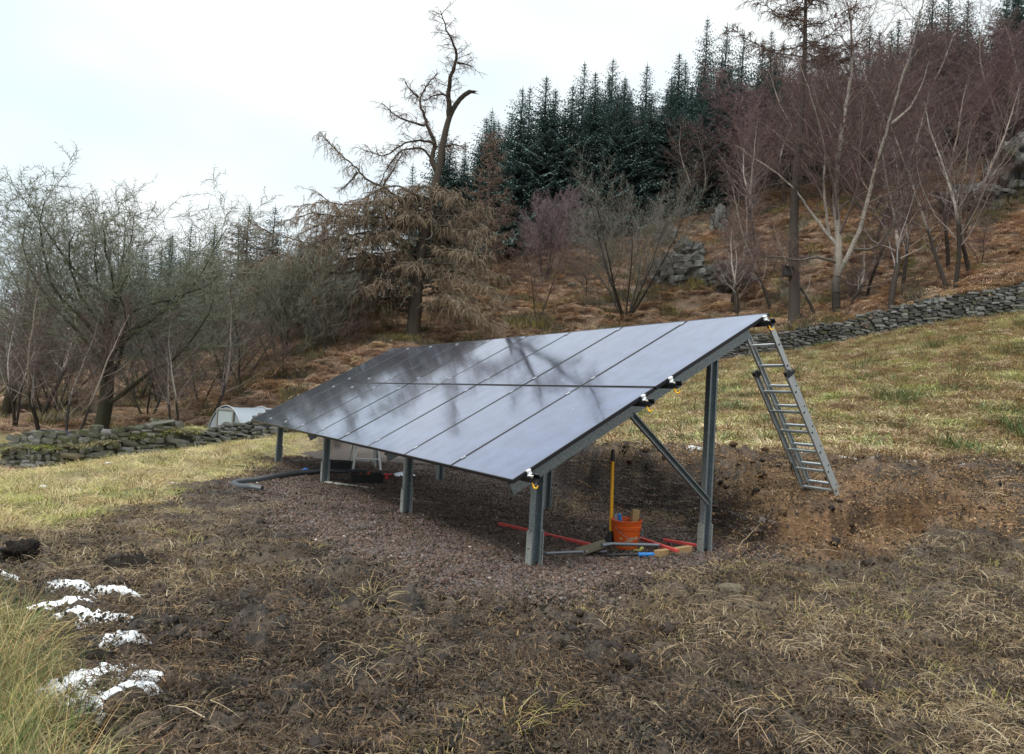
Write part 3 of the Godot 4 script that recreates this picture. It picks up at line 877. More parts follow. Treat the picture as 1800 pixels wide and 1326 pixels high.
	for k in 6:
		for j in 5:
			var q := []
			for e in [[0, 0], [1, 0], [1, 1], [0, 1]]:
				var a: float = (j + e[0]) / 5.0 * 2.0 - 1.0
				var f: float = (k + e[1]) / 6.0
				q.append(Vector3(-0.17 + f * 0.30, 0.035 * absf(a) * absf(a) + 0.05 * f - 0.03 * (1.0 - f) + 0.006 * nz.get_noise_2d(a * 3.0, f * 4.0), a * 0.135 * lerpf(1.0, 0.85, f * f)))
			bl.face(q.duplicate(), Vector3.UP, WHITE)
			for e in 4: q[e] -= Vector3(0, 0.005, 0)
			bl.face(q, Vector3.DOWN, WHITE)
	part("blade", bl, mudsteel, ls)
	var shf := MB.new()
	shf.tube(PackedVector3Array([Vector3(0.05, 0.05, 0), Vector3(0.16, 0.06, 0), Vector3(b0.distance_to(b1), 0.03, 0)]), PackedFloat32Array([0.026, 0.018, 0.017]), 10, WHITE, WHITE, true)
	part("shaft", shf, grey, ls)
	# blue handled bar and black bar
	var c0 := at_ground(0.97, -7.08, 0.03)
	var c1 := at_ground(1.66, -7.3, 0.03)
	var bb := thing("digging_bar", "dark steel bar with a blue plastic sleeve lying behind the muddy spade", "bar", Transform3D(Basis(), c0))
	var k1 := (c1 - c0)
	var s1 := MB.new()
	s1.tube(PackedVector3Array([Vector3.ZERO, k1 * 0.48]), PackedFloat32Array([0.014, 0.014]), 8, WHITE, WHITE, true)
	s1.tube(PackedVector3Array([k1 * 0.8, k1 * 1.0]), PackedFloat32Array([0.013, 0.013]), 8, WHITE, WHITE, true)
	part("bar", s1, black, bb)
	var s2 := MB.new()
	s2.tube(PackedVector3Array([k1 * 0.46, k1 * 0.47, k1 * 0.82, k1 * 0.83]), PackedFloat32Array([0.016, 0.021, 0.021, 0.016]), 12, WHITE, WHITE, true)
	part("sleeve", s2, blue, bb)
	var rod := MB.new()
	var r0 := at_ground(0.40, -6.98, 0.03)
	var r1 := at_ground(1.0, -7.3, 0.03)
	rod.tube(PackedVector3Array([Vector3.ZERO, (r1 - r0) * 0.5 + Vector3(0, 0.004, 0), r1 - r0]), PackedFloat32Array([0.016, 0.016, 0.015]), 10, WHITE, WHITE, true)
	single("steel_tube", rod, grey, "dark grey tube on the gravel between near post and muddy spade", "tube", Transform3D(Basis(), r0))
	lying("red_batten", Vector2(-0.05, -8.66), Vector2(0.93, -7.45), 0.05, 0.036, 0.022, red, "long red painted batten lying behind the near front post", "batten")
	lying("timber_block", Vector2(1.46, -7.2), Vector2(1.86, -7.5), 0.06, 0.075, 0.01, wood, "pale timber block under two short red battens", "timber")
	lying("red_batten", Vector2(1.40, -7.86), Vector2(1.66, -7.18), 0.045, 0.028, 0.06, red, "short red batten resting across the near end of the timber block", "batten", 0.075)
	lying("red_batten", Vector2(1.66, -7.82), Vector2(2.0, -7.62), 0.045, 0.028, 0.06, red, "short red batten lying beside the tall rear post", "batten", 0.05)
	var gl := MB.new()
	for k in 5:
		var q := PackedVector3Array()
		var a := 2.2 + k * 0.28
		for j in 4:
			q.append(Vector3(cos(a) * 0.03 * j, 0.05 + 0.012 * sin(j * 1.3 + k) - 0.014 * j, sin(a) * 0.035 * j))
		gl.tube(q, PackedFloat32Array([0.017, 0.012, 0.011, 0.007]), 6, Color(0.55, 0.52, 0.16), Color(0.5, 0.46, 0.12), true)
	single("work_glove", gl, leafy("glove_cloth", 0.85), "yellow work glove lying on the blue sleeved bar", "glove", Transform3D(Basis(), at_ground(1.38, -7.47, 0.0)))
	# further under the array
	var hose := MB.new()
	var hpts := PackedVector3Array()
	var hrr := PackedFloat32Array()
	var path := [Vector2(-3.34, -10.35), Vector2(-3.50, -10.38), Vector2(-3.72, -10.5), Vector2(-3.86, -10.72), Vector2(-3.88, -11.0), Vector2(-3.8, -11.5), Vector2(-3.66, -12.1), Vector2(-3.48, -12.7), Vector2(-3.22, -13.15), Vector2(-2.9, -13.4), Vector2(-2.5, -13.5)]
	var cv := Curve3D.new()
	for k in path.size():
		var tn: Vector2 = (path[mini(k + 1, path.size() - 1)] - path[maxi(k - 1, 0)]) * 0.17
		cv.add_point(at_ground(path[k].x, path[k].y, 0.042), -Vector3(tn.x, 0, tn.y), Vector3(tn.x, 0, tn.y))
	var ln := cv.get_baked_length()
	var steps := int(ln / 0.018)
	for k in steps + 1:
		hpts.append(cv.sample_baked(ln * k / steps))
		hrr.append(0.055 if k % 2 == 0 else 0.049)
	hose.tube(hpts, hrr, 12, WHITE, WHITE, true)
	single("drainage_pipe", hose, paint("grey_black_pipe", Color(0.035, 0.04, 0.045), 0.42), "black corrugated pipe curling out from under the array", "pipe")
	lying("plank", Vector2(-2.86, -12.0), Vector2(-2.0, -11.4), 0.09, 0.022, 0.003, paint("pale_plank", Color(0.42, 0.42, 0.38), 0.7), "pale grey plank lying before the black tool box", "plank")
	lying("plank", Vector2(-1.58, -10.4), Vector2(-0.88, -10.22), 0.1, 0.03, 0.0, grey_wood, "brown timber plank lying behind the second front post", "plank")
	# tool boxes
	for e in [[Vector2(-2.25, -12.15), 0.25, "open black tool tray heaped with red and orange tools", "tool_box"], [Vector2(-3.05, -13.6), 0.1, "dark crate standing open before the white step ladder", "crate"]]:
		var tp: Vector3 = at_ground(e[0].x, e[0].y)
		var tt := thing(e[3], e[2], "tool box" if e[3] == "tool_box" else "crate", Transform3D(Basis.from_euler(Vector3(0, e[1], 0)), tp))
		var bx := MB.new()
		var hh := 0.15 if e[3] == "tool_box" else 0.2
		var ww := 0.5 if e[3] == "tool_box" else 0.46
		bx.obox(Vector3(0, 0.008, 0), Basis(), Vector3(ww, 0.016, 0.3), 0.002, WHITE)
		for k in [-1.0, 1.0]:
			bx.obox(Vector3(k * ww / 2, hh / 2, 0), Basis.from_euler(Vector3(0, 0, -k * 0.08)), Vector3(0.012, hh, 0.31), 0.003, WHITE)
			bx.obox(Vector3(0, hh / 2, k * 0.15), Basis.from_euler(Vector3(k * 0.08, 0, 0)), Vector3(ww, hh - 0.004, 0.012), 0.003, WHITE)
		part("box", bx, black, tt)
		var lipm := MB.new()
		for k in [-1.0, 1.0]:
			lipm.obox(Vector3(0, hh + 0.004, k * 0.162), Basis(), Vector3(ww + 0.05, 0.016, 0.02), 0.003, WHITE)
			lipm.obox(Vector3(k * (ww / 2 + 0.012), hh + 0.003, 0), Basis(), Vector3(0.02, 0.015, 0.3), 0.003, WHITE)
		part("rim", lipm, black, tt)
		if e[3] == "tool_box":
			for k in 9:
				var tm := MB.new()
				var a := rng.randf_range(0, PI)
				var c := Vector3(rng.randf_range(-0.18, 0.18), rng.randf_range(0.1, 0.17), rng.randf_range(-0.09, 0.09))
				var dd := Vector3(cos(a), rng.randf_range(-0.3, 0.4), sin(a)) * rng.randf_range(0.05, 0.1)
				tm.tube(PackedVector3Array([c - dd, c - dd * 0.2, c, c + dd]), PackedFloat32Array([0.012, 0.018, 0.01, 0.012]), 7, WHITE, WHITE, true)
				var o := part("hand_tool", tm, [paint("red_tool", Color(0.55, 0.04, 0.02), 0.45), paint("orange_tool", Color(0.7, 0.2, 0.03), 0.45), paint("tan_tool", Color(0.45, 0.32, 0.18), 0.6)][k % 3], self)
				o.transform = tt.transform
				tag(o, "red, orange or tan hand tool heaped in the open black tool tray", "tool", "tools in the open tray")
	# small step ladder
	var st := thing("step_ladder", "white metal step ladder standing open under the far half of the array", "step ladder", Transform3D(Basis.from_euler(Vector3(0, 0.35, 0)), at_ground(-2.72, -14.4)))
	var wm := paint("white_metal", Color(0.72, 0.74, 0.76), 0.4, 0.2)
	for k in [-1.0, 1.0]:
		var a := MB.new()
		a.bar(Vector3(k * 0.26, 0, 0.3), Vector3(k * 0.17, 0.78, 0.03), 0.05, 0.035, Vector3(0, 0, 1), 0.003, WHITE)
		part("front_rail", a, wm, st)
		var b := MB.new()
		b.bar(Vector3(k * 0.27, 0, -0.35), Vector3(k * 0.18, 0.76, -0.03), 0.04, 0.03, Vector3(0, 0, 1), 0.003, WHITE)
		part("rear_rail", b, wm, st)
	for y in [0.22, 0.44]:
		var a := MB.new()
		a.obox(Vector3(0, y, 0.3 - 0.27 * y / 0.78), Basis(), Vector3(0.46 - 0.1 * y, 0.022, 0.08), 0.003, WHITE)
		part("step", a, wm, st)
	var tp2 := MB.new()
	tp2.obox(Vector3(0, 0.785, 0), Basis(), Vector3(0.38, 0.03, 0.17), 0.005, WHITE)
	part("top_step", tp2, wm, st)
	# scraps
	for e in [[Vector2(-1.85, -13.6), 0.2, Color(0.62, 0.66, 0.75), "crumpled white plastic bag under the array beside the second post", "plastic_bag", "bag"], [Vector2(-3.52, -13.25), 0.14, Color(0.08, 0.2, 0.55), "crumpled blue plastic sheet lying behind the black pipe", "plastic_sheet", "sheet"]]:
		var mb := MB.new()
		var nn := 9
		for a in nn:
			for b in nn:
				var q := []
				for f in [[0, 0], [1, 0], [1, 1], [0, 1]]:
					var x: float = (a + f[0]) / float(nn) * 2.0 - 1.0
					var z: float = (b + f[1]) / float(nn) * 2.0 - 1.0
					var k := 1.0 - maxf(absf(x), absf(z))
					q.append(Vector3(x * e[1] * (1.0 + 0.2 * nz.get_noise_2d(z * 2, 3)), 0.006 + 0.06 * k * (1.2 + nz.get_noise_2d(x * 3.0, z * 3.0 + e[1] * 50)), z * e[1] * 0.7))
				mb.face(q, Vector3.UP, e[2])
		single(e[4], mb, leafy("crumpled_plastic", 0.35), e[3], e[5], Transform3D(Basis.from_euler(Vector3(0, 0.5, 0)), at_ground(e[0].x, e[0].y)))
	var dr := MB.new()
	dr.tube(PackedVector3Array([Vector3(-0.12, 0.05, 0), Vector3(-0.02, 0.055, 0), Vector3(0.06, 0.06, 0), Vector3(0.12, 0.06, 0)]), PackedFloat32Array([0.03, 0.035, 0.032, 0.014]), 9, Color(0.5, 0.03, 0.03), Color(0.05, 0.05, 0.05), true)
	dr.bar(Vector3(-0.04, 0.05, 0), Vector3(-0.07, -0.0, 0.11), 0.035, 0.035, Vector3(1, 0, 0), 0.006, Color(0.06, 0.02, 0.02))
	dr.obox(Vector3(-0.075, 0.025, 0.125), Basis(), Vector3(0.06, 0.05, 0.05), 0.008, Color(0.45, 0.03, 0.03))
	single("cordless_drill", dr, leafy("red_tool_plastic", 0.45), "red and black cordless drill lying on the gravel beside the tool tray", "drill", Transform3D(Basis.from_euler(Vector3(0.1, 0.6, 0)), at_ground(-2.05, -13.0)))
	# pale stone in the mud
	var sm := stone_mesh(77, Color(0.62, 0.52, 0.38))
	var so := put("stone", sm, self, Transform3D(Basis.from_euler(Vector3(0, 0.2, 0)).scaled_local(Vector3(0.22, 0.085, 0.14)), at_ground(1.76, -5.8, 0.02)))
	tag(so, "pale flat stone lying in the mud right of the near posts", "stone")

var stones := {}
# a rough block of about 48 triangles within a unit cube
func stone_mesh(sd: int, col: Color, mossy := 0.0) -> ArrayMesh:
	var g := RandomNumberGenerator.new()
	g.seed = sd
	var mb := MB.new()
	var off := rv(g) * 30.0
	var ridx := {}
	for ax in 3:
		for sg in [-1.0, 1.0]:
			for a in 2:
				for b in 2:
					var q := []
					for e in [[0, 0], [1, 0], [1, 1], [0, 1]]:
						var p := Vector3.ZERO
						p[ax] = sg
						p[(ax + 1) % 3] = a + e[0] - 1.0
						p[(ax + 2) % 3] = b + e[1] - 1.0
						var l := pow(pow(absf(p.x), 4.5) + pow(absf(p.y), 4.5) + pow(absf(p.z), 4.5), 1.0 / 4.5)
						var r := p / l * (1.0 + 0.22 * nz.get_noise_3dv(p * 0.7 + off)) * 0.5
						q.append(r)
					var o := Vector3.ZERO
					o[ax] = sg
					var cc := vary(col, g, 0.12)
					if mossy > 0.0 and g.randf() < mossy and (ax == 1 and sg > 0.0 or g.randf() < 0.4):
						cc = cc.lerp(Color(0.11, 0.125, 0.03), 0.75)
					mb.face(q, o, cc)
	return mb.mesh(grainy("field_stone", 0.9, 3.2, 0.45, 1.0, 2.0))

# ---------------------------------------------------------------- dry stone walls
func stone_wall(called: String, label: String, pts: Array, heights: Array, lean: float, cols: Array, mossy: float, sizes: Vector2, thick: float, sd: int, tumble: float, limit: int) -> Node3D:
	var g := RandomNumberGenerator.new()
	g.seed = sd
	var protos := []
	for k in 14:
		protos.append(stone_mesh(sd * 100 + k, cols[k % cols.size()], mossy))
	var total := 0.0
	for k in pts.size() - 1:
		total += pts[k].distance_to(pts[k + 1])
	var origin := at_ground(pts[0].x, pts[0].y)
	var t := thing(called, label, "wall", Transform3D(Basis(), origin))
	var core := MB.new()
	var made := 0
	var rest := []
	var s0 := 0.0
	for k in pts.size() - 1:
		var a: Vector2 = pts[k]
		var b: Vector2 = pts[k + 1]
		var L := a.distance_to(b)
		var dir := (b - a) / L
		var nrm := Vector2(-dir.y, dir.x)
		if nrm.y < 0.0:
			nrm = -nrm          # towards the viewer's side (+z)
		var bs := Basis(Vector3(dir.x, 0, dir.y), Vector3.UP, Vector3(dir.x, 0, dir.y).cross(Vector3.UP))
		# rubble heart behind the face stones
		for j in 4:
			var p0 := a.lerp(b, j / 4.0)
			var p1 := a.lerp(b, (j + 1) / 4.0)
			var h0: float = lerpf(heights[k], heights[k + 1], j / 4.0)
			var g0 := at_ground(p0.x, p0.y) - origin
			var g1 := at_ground(p1.x, p1.y) - origin
			var c := (g0 + g1) * 0.5 + Vector3.UP * (h0 * 0.42 - 0.1)
			var dd := (g1 - g0)
			var bx := dd.normalized()
			core.obox(c, Basis(bx, Vector3.UP, bx.cross(Vector3.UP)), Vector3(dd.length() + 0.02, h0 * 0.8 + 0.2, thick * 0.55), 0.02, Color(0.19, 0.19, 0.175))
		var row := 0
		var y := -0.05
		while true:
			var rh := g.randf_range(sizes.y * 0.75, sizes.y * 1.3)
			var x := -g.randf() * sizes.x * 0.5
			var any := false
			while x < L:
				var w := sizes.x * lerpf(0.5, 2.0, pow(g.randf(), 1.7))
				var f := clampf((x + w * 0.5) / L, 0.0, 1.0)
				var top: float = lerpf(heights[k], heights[k + 1], f) * (1.0 + tumble * nz.get_noise_2d((s0 + x) * 1.7, sd))
				if y + rh * 0.5 < top:
					any = true
					var p := a.lerp(b, f)
					for face_ in 2:
						if face_ == 1 and y + rh * 1.6 < top:
							continue       # the far face shows only along its top
						var off := nrm * (thick * 0.36 * (1.0 - 2.0 * face_) + g.randf_range(-0.02, 0.035) - lean * y * (1.0 - 2.0 * face_))
						var gy := base_line(a, b, f)
						var o := Vector3(p.x + off.x, gy + y + rh * 0.5, p.y + off.y) - origin
						var hh := rh * g.randf_range(0.7, 1.15)
						var sc := bs * Basis.from_euler(Vector3(g.randf_range(-0.1, 0.1), g.randf_range(-0.15, 0.15), g.randf_range(-0.13, 0.13) * (1.0 + tumble * 2.0))) * Basis.from_scale(Vector3(w * 1.0, hh * 1.03, thick * g.randf_range(0.42, 0.6)))
						var pm: ArrayMesh = protos[g.randi() % protos.size()]
						if made < limit and face_ == 0:
							put("stone", pm, t, Transform3D(sc, o))
							made += 1
						else:
							rest.append([pm, Transform3D(sc, o)])
				x += w * 0.98
			row += 1
			y += rh * 0.94
			if not any or row > 30:
				break
		s0 += L
	part("rubble_core", core, grainy("field_stone", 0.9, 3.2, 0.45, 1.0, 2.0), t)
	if rest.size() > 0:
		var st := SurfaceTool.new()
		st.begin(Mesh.PRIMITIVE_TRIANGLES)
		for e in rest:
			st.append_from(e[0], 0, e[1])
		var am := st.commit()
		am.surface_set_material(0, grainy("field_stone", 0.9, 3.2, 0.45, 1.0, 2.0))
		put("further_stones", am, t).set_meta("kind", "stuff")
	print(called, " stones ", made, " + ", rest.size())
	return t

func base_line(a: Vector2, b: Vector2, f: float) -> float:
	return lerpf(height(a.x, a.y + 0.3), height(b.x, b.y + 0.3), f)

func build_walls() -> void:
	var pts := []
	for q in WALL: pts.append(q)
	stone_wall("stone_wall", "grey dry stone wall climbing the field to the right", pts.slice(1), [0.8, 0.85, 0.88, 0.92, 0.98, 1.0, 1.0, 1.0], 0.08, [Color(0.24, 0.245, 0.23), Color(0.15, 0.155, 0.145), Color(0.37, 0.375, 0.35), Color(0.19, 0.185, 0.165), Color(0.11, 0.11, 0.1)], 0.06, Vector2(0.23, 0.095), 0.5, 3, 0.1, 300)
	# the low mossy wall on the left, in two lengths with a tumbled gap
	stone_wall("stone_wall", "low mossy tumbled stone wall along the left edge of the grass", [Vector2(-13.6, -20.6), Vector2(-12.5, -20.2), Vector2(-11.0, -20.0), Vector2(-9.6, -20.3), Vector2(-8.6, -20.8)], [0.95, 1.05, 1.12, 1.0, 0.75], 0.06, [Color(0.33, 0.33, 0.28), Color(0.24, 0.245, 0.18), Color(0.48, 0.48, 0.43), Color(0.38, 0.38, 0.34)], 0.65, Vector2(0.33, 0.15), 0.5, 4, 0.35, 300)
	stone_wall("stone_wall", "low grey stone wall in front of the polytunnel", [Vector2(-9.0, -22.2), Vector2(-8.0, -21.9), Vector2(-7.0, -21.5), Vector2(-6.0, -21.0)], [0.6, 0.7, 0.7, 0.75], 0.06, [Color(0.3, 0.3, 0.285), Color(0.19, 0.195, 0.16), Color(0.36, 0.36, 0.34)], 0.22, Vector2(0.3, 0.11), 0.5, 5, 0.3, 200)
	# lintel and jambs of a small opening in the low wall
	var o := at_ground(-11.35, -19.72)
	var t := thing("stone_trough", "small stone opening with a pale lintel set into the low mossy wall", "stonework", Transform3D(Basis.from_euler(Vector3(0, -0.1, 0)), o))
	var sm := stone_mesh(501, Color(0.34, 0.29, 0.19))
	put("lintel", sm, t, Transform3D(Basis.from_scale(Vector3(0.62, 0.15, 0.3)), Vector3(0, 0.46, 0)))
	for k in [-1.0, 1.0]:
		put("jamb", stone_mesh(502 + int(k), Color(0.22, 0.2, 0.16)), t, Transform3D(Basis.from_scale(Vector3(0.13, 0.46, 0.26)), Vector3(k * 0.23, 0.18, 0)))
	var b := MB.new()
	b.obox(Vector3(0, 0.2, -0.1), Basis(), Vector3(0.34, 0.4, 0.06), 0.01, Color(0.26, 0.23, 0.17))
	part("back_slab", b, grainy("field_stone", 0.9, 3.2, 0.45, 1.0, 2.0), t)

func build_polytunnel() -> void:
	var film := paint("polythene", Color(0.22, 0.25, 0.28), 0.35, 0.0, 0.5)
	var tube_m := paint("grey_hoop", Color(0.3, 0.32, 0.33), 0.5, 0.3)
	var frame_m := paint("door_frame", Color(0.2, 0.19, 0.17), 0.7)
	var o := Vector3(-9.05, 0, -24.0)
	o.y = base_h(o.x, o.z) - 0.1
	var t := thing("polytunnel", "white polythene tunnel greenhouse behind the low wall", "polytunnel", Transform3D(Basis.from_euler(Vector3(0, 0.95, 0)), o))
	var R := 1.05
	var top := 1.5
	var L := 6.5
	var prof := []
	for k in 25:
		var a := PI * k / 24.0
		prof.append(Vector3(-cos(a) * R, sin(a) * top, 0))
	# the cover, sagging a little between the hoops (runs along +x)
	var mb := MB.new()
	var nl := 26
	var w := 25
	for j in nl + 1:
		var x := L * j / nl
		var sag := 1.0 - 0.025 * absf(sin(PI * x / 1.3)) + 0.006 * nz.get_noise_1d(x * 5.0)
		for k in 25:
			var p: Vector3 = prof[k]
			mb.v.append(Vector3(x, p.y * sag + 0.01 * nz.get_noise_2d(x * 3.0, k * 0.5), p.x * sag))
			mb.n.append(Vector3(0, p.y / top, p.x / R).normalized()); mb.c.append(WHITE)
	for j in nl:
		for k in w - 1:
			var a := j * w + k
			mb.i.append_array([a, a + w, a + w + 1, a, a + w + 1, a + 1])
	part("cover", mb, film, t)
	for j in 6:
		var h := MB.new()
		var q := PackedVector3Array()
		var r := PackedFloat32Array()
		for k in 25:
			q.append(Vector3(j * 1.3 + 0.0, prof[k].y * 1.012, prof[k].x * 1.012)); r.append(0.022)
		h.tube(q, r, 6, WHITE, WHITE)
		part("hoop", h, tube_m, t)
	var e := MB.new()
	var pl := []
	for k in 25: pl.append(Vector3(0.02, prof[k].y * 0.98, prof[k].x * 0.98))
	e.face(pl, Vector3.LEFT, WHITE)
	part("end_sheet", e, film, t)
	var d := MB.new()
	for z in [-0.42, 0.42]:
		d.obox(Vector3(-0.03, 0.7, z), Basis(), Vector3(0.05, 1.4, 0.06), 0.004, WHITE)
	for y in [1.4, 0.75]:
		d.obox(Vector3(-0.032, y, 0), Basis(), Vector3(0.045, 0.06, 0.78), 0.004, WHITE)
	var dp := part("door_frame", d, frame_m, t)
	var ds := MB.new()
	ds.obox(Vector3(-0.015, 0.7, 0), Basis(), Vector3(0.012, 1.35, 0.76), 0.0, WHITE)
	part("door_sheet", ds, paint("dull_film", Color(0.3, 0.35, 0.36), 0.4), dp)

func build_shed() -> void:
	var o := Vector3(-13.1, 0, -23.2)
	o.y = base_h(o.x, o.z)
	var t := thing("shed", "low shed with a dark ribbed roof peeping over the mossy wall", "shed", Transform3D(Basis.from_euler(Vector3(0, -0.12, 0)), o))
	var wy := 0.45
	var L := 2.7
	var W := 1.0
	var m := MB.new()
	m.obox(Vector3(0, wy / 2 - 0.1, 0), Basis(), Vector3(L, wy + 0.2, W), 0.01, Color(0.35, 0.34, 0.3))
	for k in [-1.0, 1.0]:
		m.face([Vector3(k * L / 2, wy, -W / 2), Vector3(k * L / 2, wy, W / 2), Vector3(k * L / 2, wy + 0.3, 0)], Vector3(k, 0, 0), Color(0.35, 0.34, 0.3))
	part("wall", m, grainy("shed_boards", 0.8, 2.0, 0.6, 1.0), t)
	for k in [-1.0, 1.0]:
		var r := MB.new()
		var d := Vector3(0, -0.34, k * (W / 2 + 0.12))
		r.bar(Vector3(0, wy + 0.32, 0), Vector3(0, wy + 0.32, 0) + d, L + 0.2, 0.02, Vector3.RIGHT, 0.002, WHITE)
		var x := -L / 2 - 0.05
		while x < L / 2 + 0.1:
			r.bar(Vector3(x, wy + 0.338, 0), Vector3(x, wy + 0.338, 0) + d, 0.03, 0.03, Vector3.RIGHT, 0.004, WHITE)
			x += 0.14
		part("roof_sheet", r, paint("dark_roof", Color(0.045, 0.042, 0.05), 0.6), t)
	var rc := MB.new()
	rc.bar(Vector3(-L / 2 - 0.1, wy + 0.345, 0), Vector3(L / 2 + 0.1, wy + 0.345, 0), 0.1, 0.04, Vector3(0, 0, 1), 0.01, WHITE)
	part("ridge_cap", rc, paint("dark_roof", Color(0.045, 0.042, 0.05), 0.6), t)

func build_rocks() -> void:
	var mat := grainy("hill_rock", 0.9, 0.7, 0.4, 1.0, 5.0)
	var list := [
		[9.0, -41.5, Vector3(3.4, 2.3, 2.0), "big pale grey boulder on the slope behind the bare grey shrub"],
		[11.0, -40.2, Vector3(3.6, 1.9, 1.8), "broad lichen-spotted rock to the right of the big boulder"],
		[10.2, -44.5, Vector3(2.0, 1.5, 1.3), "small rock above the boulder among heather"],
		[9.3, -47.5, Vector3(2.4, 1.4, 1.4), "pale rock on the heather knoll behind the grey shrub"],
		[12.6, -47.0, Vector3(1.2, 2.6, 1.0), "tall narrow pale rock rib high on the knoll"],
		[27.2, -41.0, Vector3(6.0, 3.6, 2.6), "large grey crag at the right edge of the picture"],
		[24.2, -39.4, Vector3(4.2, 2.0, 2.0), "grey rock slab below the large crag"],
		[29.6, -43.5, Vector3(4.5, 3.4, 2.6), "upper grey crag behind the large one at the right edge"],
		[3.2, -43.0, Vector3(0.9, 0.5, 0.6), "small rock in the bracken left of the grey shrub"],
		[-5.4, -21.9, Vector3(0.45, 0.3, 0.3), "mossy stone fallen beside the end of the low grey wall"],
	]
	var g := RandomNumberGenerator.new()
	g.seed = 61
	for e in list:
		var mb := MB.new()
		var off := rv(g) * 40.0
		var nn := 22
		for ax in 3:
			for sg in [-1.0, 1.0]:
				var first := mb.v.size()
				for a in nn + 1:
					for b in nn + 1:
						var p := Vector3.ZERO
						p[ax] = sg
						p[(ax + 1) % 3] = a * 2.0 / nn - 1.0
						p[(ax + 2) % 3] = b * 2.0 / nn - 1.0
						p = p.normalized()
						var r := 1.0 + 0.4 * nb.get_noise_3dv(p * 1.1 + off) + 0.34 * nr.get_noise_3dv(p * 1.5 + off) + 0.12 * nz.get_noise_3dv(p * 4.5 + off) - 0.12
						# planes of cleavage
						var q := p * r
						q.y = lerpf(q.y, snappedf(q.y + q.x * 0.3, 0.3) - q.x * 0.3, 0.65)
						mb.v.append(q * e[2] * 0.5)
						mb.n.append(p)
						var f := nz.get_noise_3dv(p * 2.4 + off)
						var col := Color(0.18, 0.18, 0.17).lerp(Color(0.33, 0.33, 0.31), smoothstep(-0.1, 0.4, f)).lerp(Color(0.11, 0.105, 0.07), smoothstep(0.0, 0.35, nz.get_noise_3dv(p * 1.5 - off)))
						mb.c.append(col)
				for a in nn:
					for b in nn:
						var k := first + a * (nn + 1) + b
						var q0 := [k, k + 1, k + nn + 2, k + nn + 1]
						var fl: bool = (mb.v[q0[2]] - mb.v[q0[0]]).cross(mb.v[q0[1]] - mb.v[q0[0]]).dot(mb.v[k]) < 0.0
						if fl: q0.reverse()
						mb.i.append_array([q0[0], q0[1], q0[2], q0[0], q0[2], q0[3]])
		# true normals
		var acc := PackedVector3Array()
		acc.resize(mb.v.size())
		for k in range(0, mb.i.size(), 3):
			var q: Vector3 = (mb.v[mb.i[k + 2]] - mb.v[mb.i[k]]).cross(mb.v[mb.i[k + 1]] - mb.v[mb.i[k]])
			for j in 3: acc[mb.i[k + j]] += q
		for k in acc.size(): mb.n[k] = acc[k].normalized()
		single("rock", mb, mat, e[3], "rock", Transform3D(Basis.from_euler(Vector3(0, g.randf() * TAU, 0)), at_ground(e[0], e[1], e[2].y * 0.06)), "rocks on the hillside")

func snow_patch(x: float, z: float, a: float, b: float, yaw: float, sd: int, label: String, thick := 0.03) -> void:
	var mb := MB.new()
	var rings := 7
	var segs := 40
	var o := at_ground(x, z)
	var cs := cos(yaw)
	var sn := sin(yaw)
	for r in rings + 1:
		var f := float(r) / rings
		for k in segs:
			var t := TAU * k / segs
			var e := 1.0 + 1.1 * nz.get_noise_2d(cos(t) * 1.5 + sd * 7.1, sin(t) * 1.5)
			var px := cos(t) * a * e * f
			var pz := sin(t) * b * e * f
			var wx := x + px * cs - pz * sn
			var wz := z + px * sn + pz * cs
			var y := 0.2 * height(wx, wz)
			for q in [Vector2(0.09, 0), Vector2(-0.09, 0), Vector2(0, 0.09), Vector2(0, -0.09)]:
				y += 0.2 * height(wx + q.x, wz + q.y)
			y += thick * (1.0 - pow(f, 3.0)) - 0.012 * pow(f, 6.0)
			if r == rings: y -= 0.03
			mb.v.append(Vector3(wx, y, wz) - o); mb.n.append(Vector3.UP); mb.c.append(Color(0.76, 0.79, 0.82))
	for r in rings:
		for k in segs:
			var p := r * segs + k
			var q := r * segs + (k + 1) % segs
			mb.i.append_array([p, p + segs, q + segs, p, q + segs, q])
	var acc := PackedVector3Array()
	acc.resize(mb.v.size())
	for k in range(0, mb.i.size(), 3):
		var q: Vector3 = (mb.v[mb.i[k + 2]] - mb.v[mb.i[k]]).cross(mb.v[mb.i[k + 1]] - mb.v[mb.i[k]])
		for j in 3: acc[mb.i[k + j]] += q if q.y > 0.0 else -q
	for k in acc.size(): mb.n[k] = acc[k].normalized() if acc[k].length() > 0.0 else Vector3.UP
	for k in range(0, mb.i.size(), 3):
		var q: Vector3 = (mb.v[mb.i[k + 2]] - mb.v[mb.i[k]]).cross(mb.v[mb.i[k + 1]] - mb.v[mb.i[k]])
		if q.y < 0.0:
			var s := mb.i[k + 1]
			mb.i[k + 1] = mb.i[k + 2]; mb.i[k + 2] = s
	single("snow_patch", mb, leafy("old_snow", 0.75), label, "snow", Transform3D(Basis(), o), "patches of old snow")
	snow.append(get_child(get_child_count() - 1))

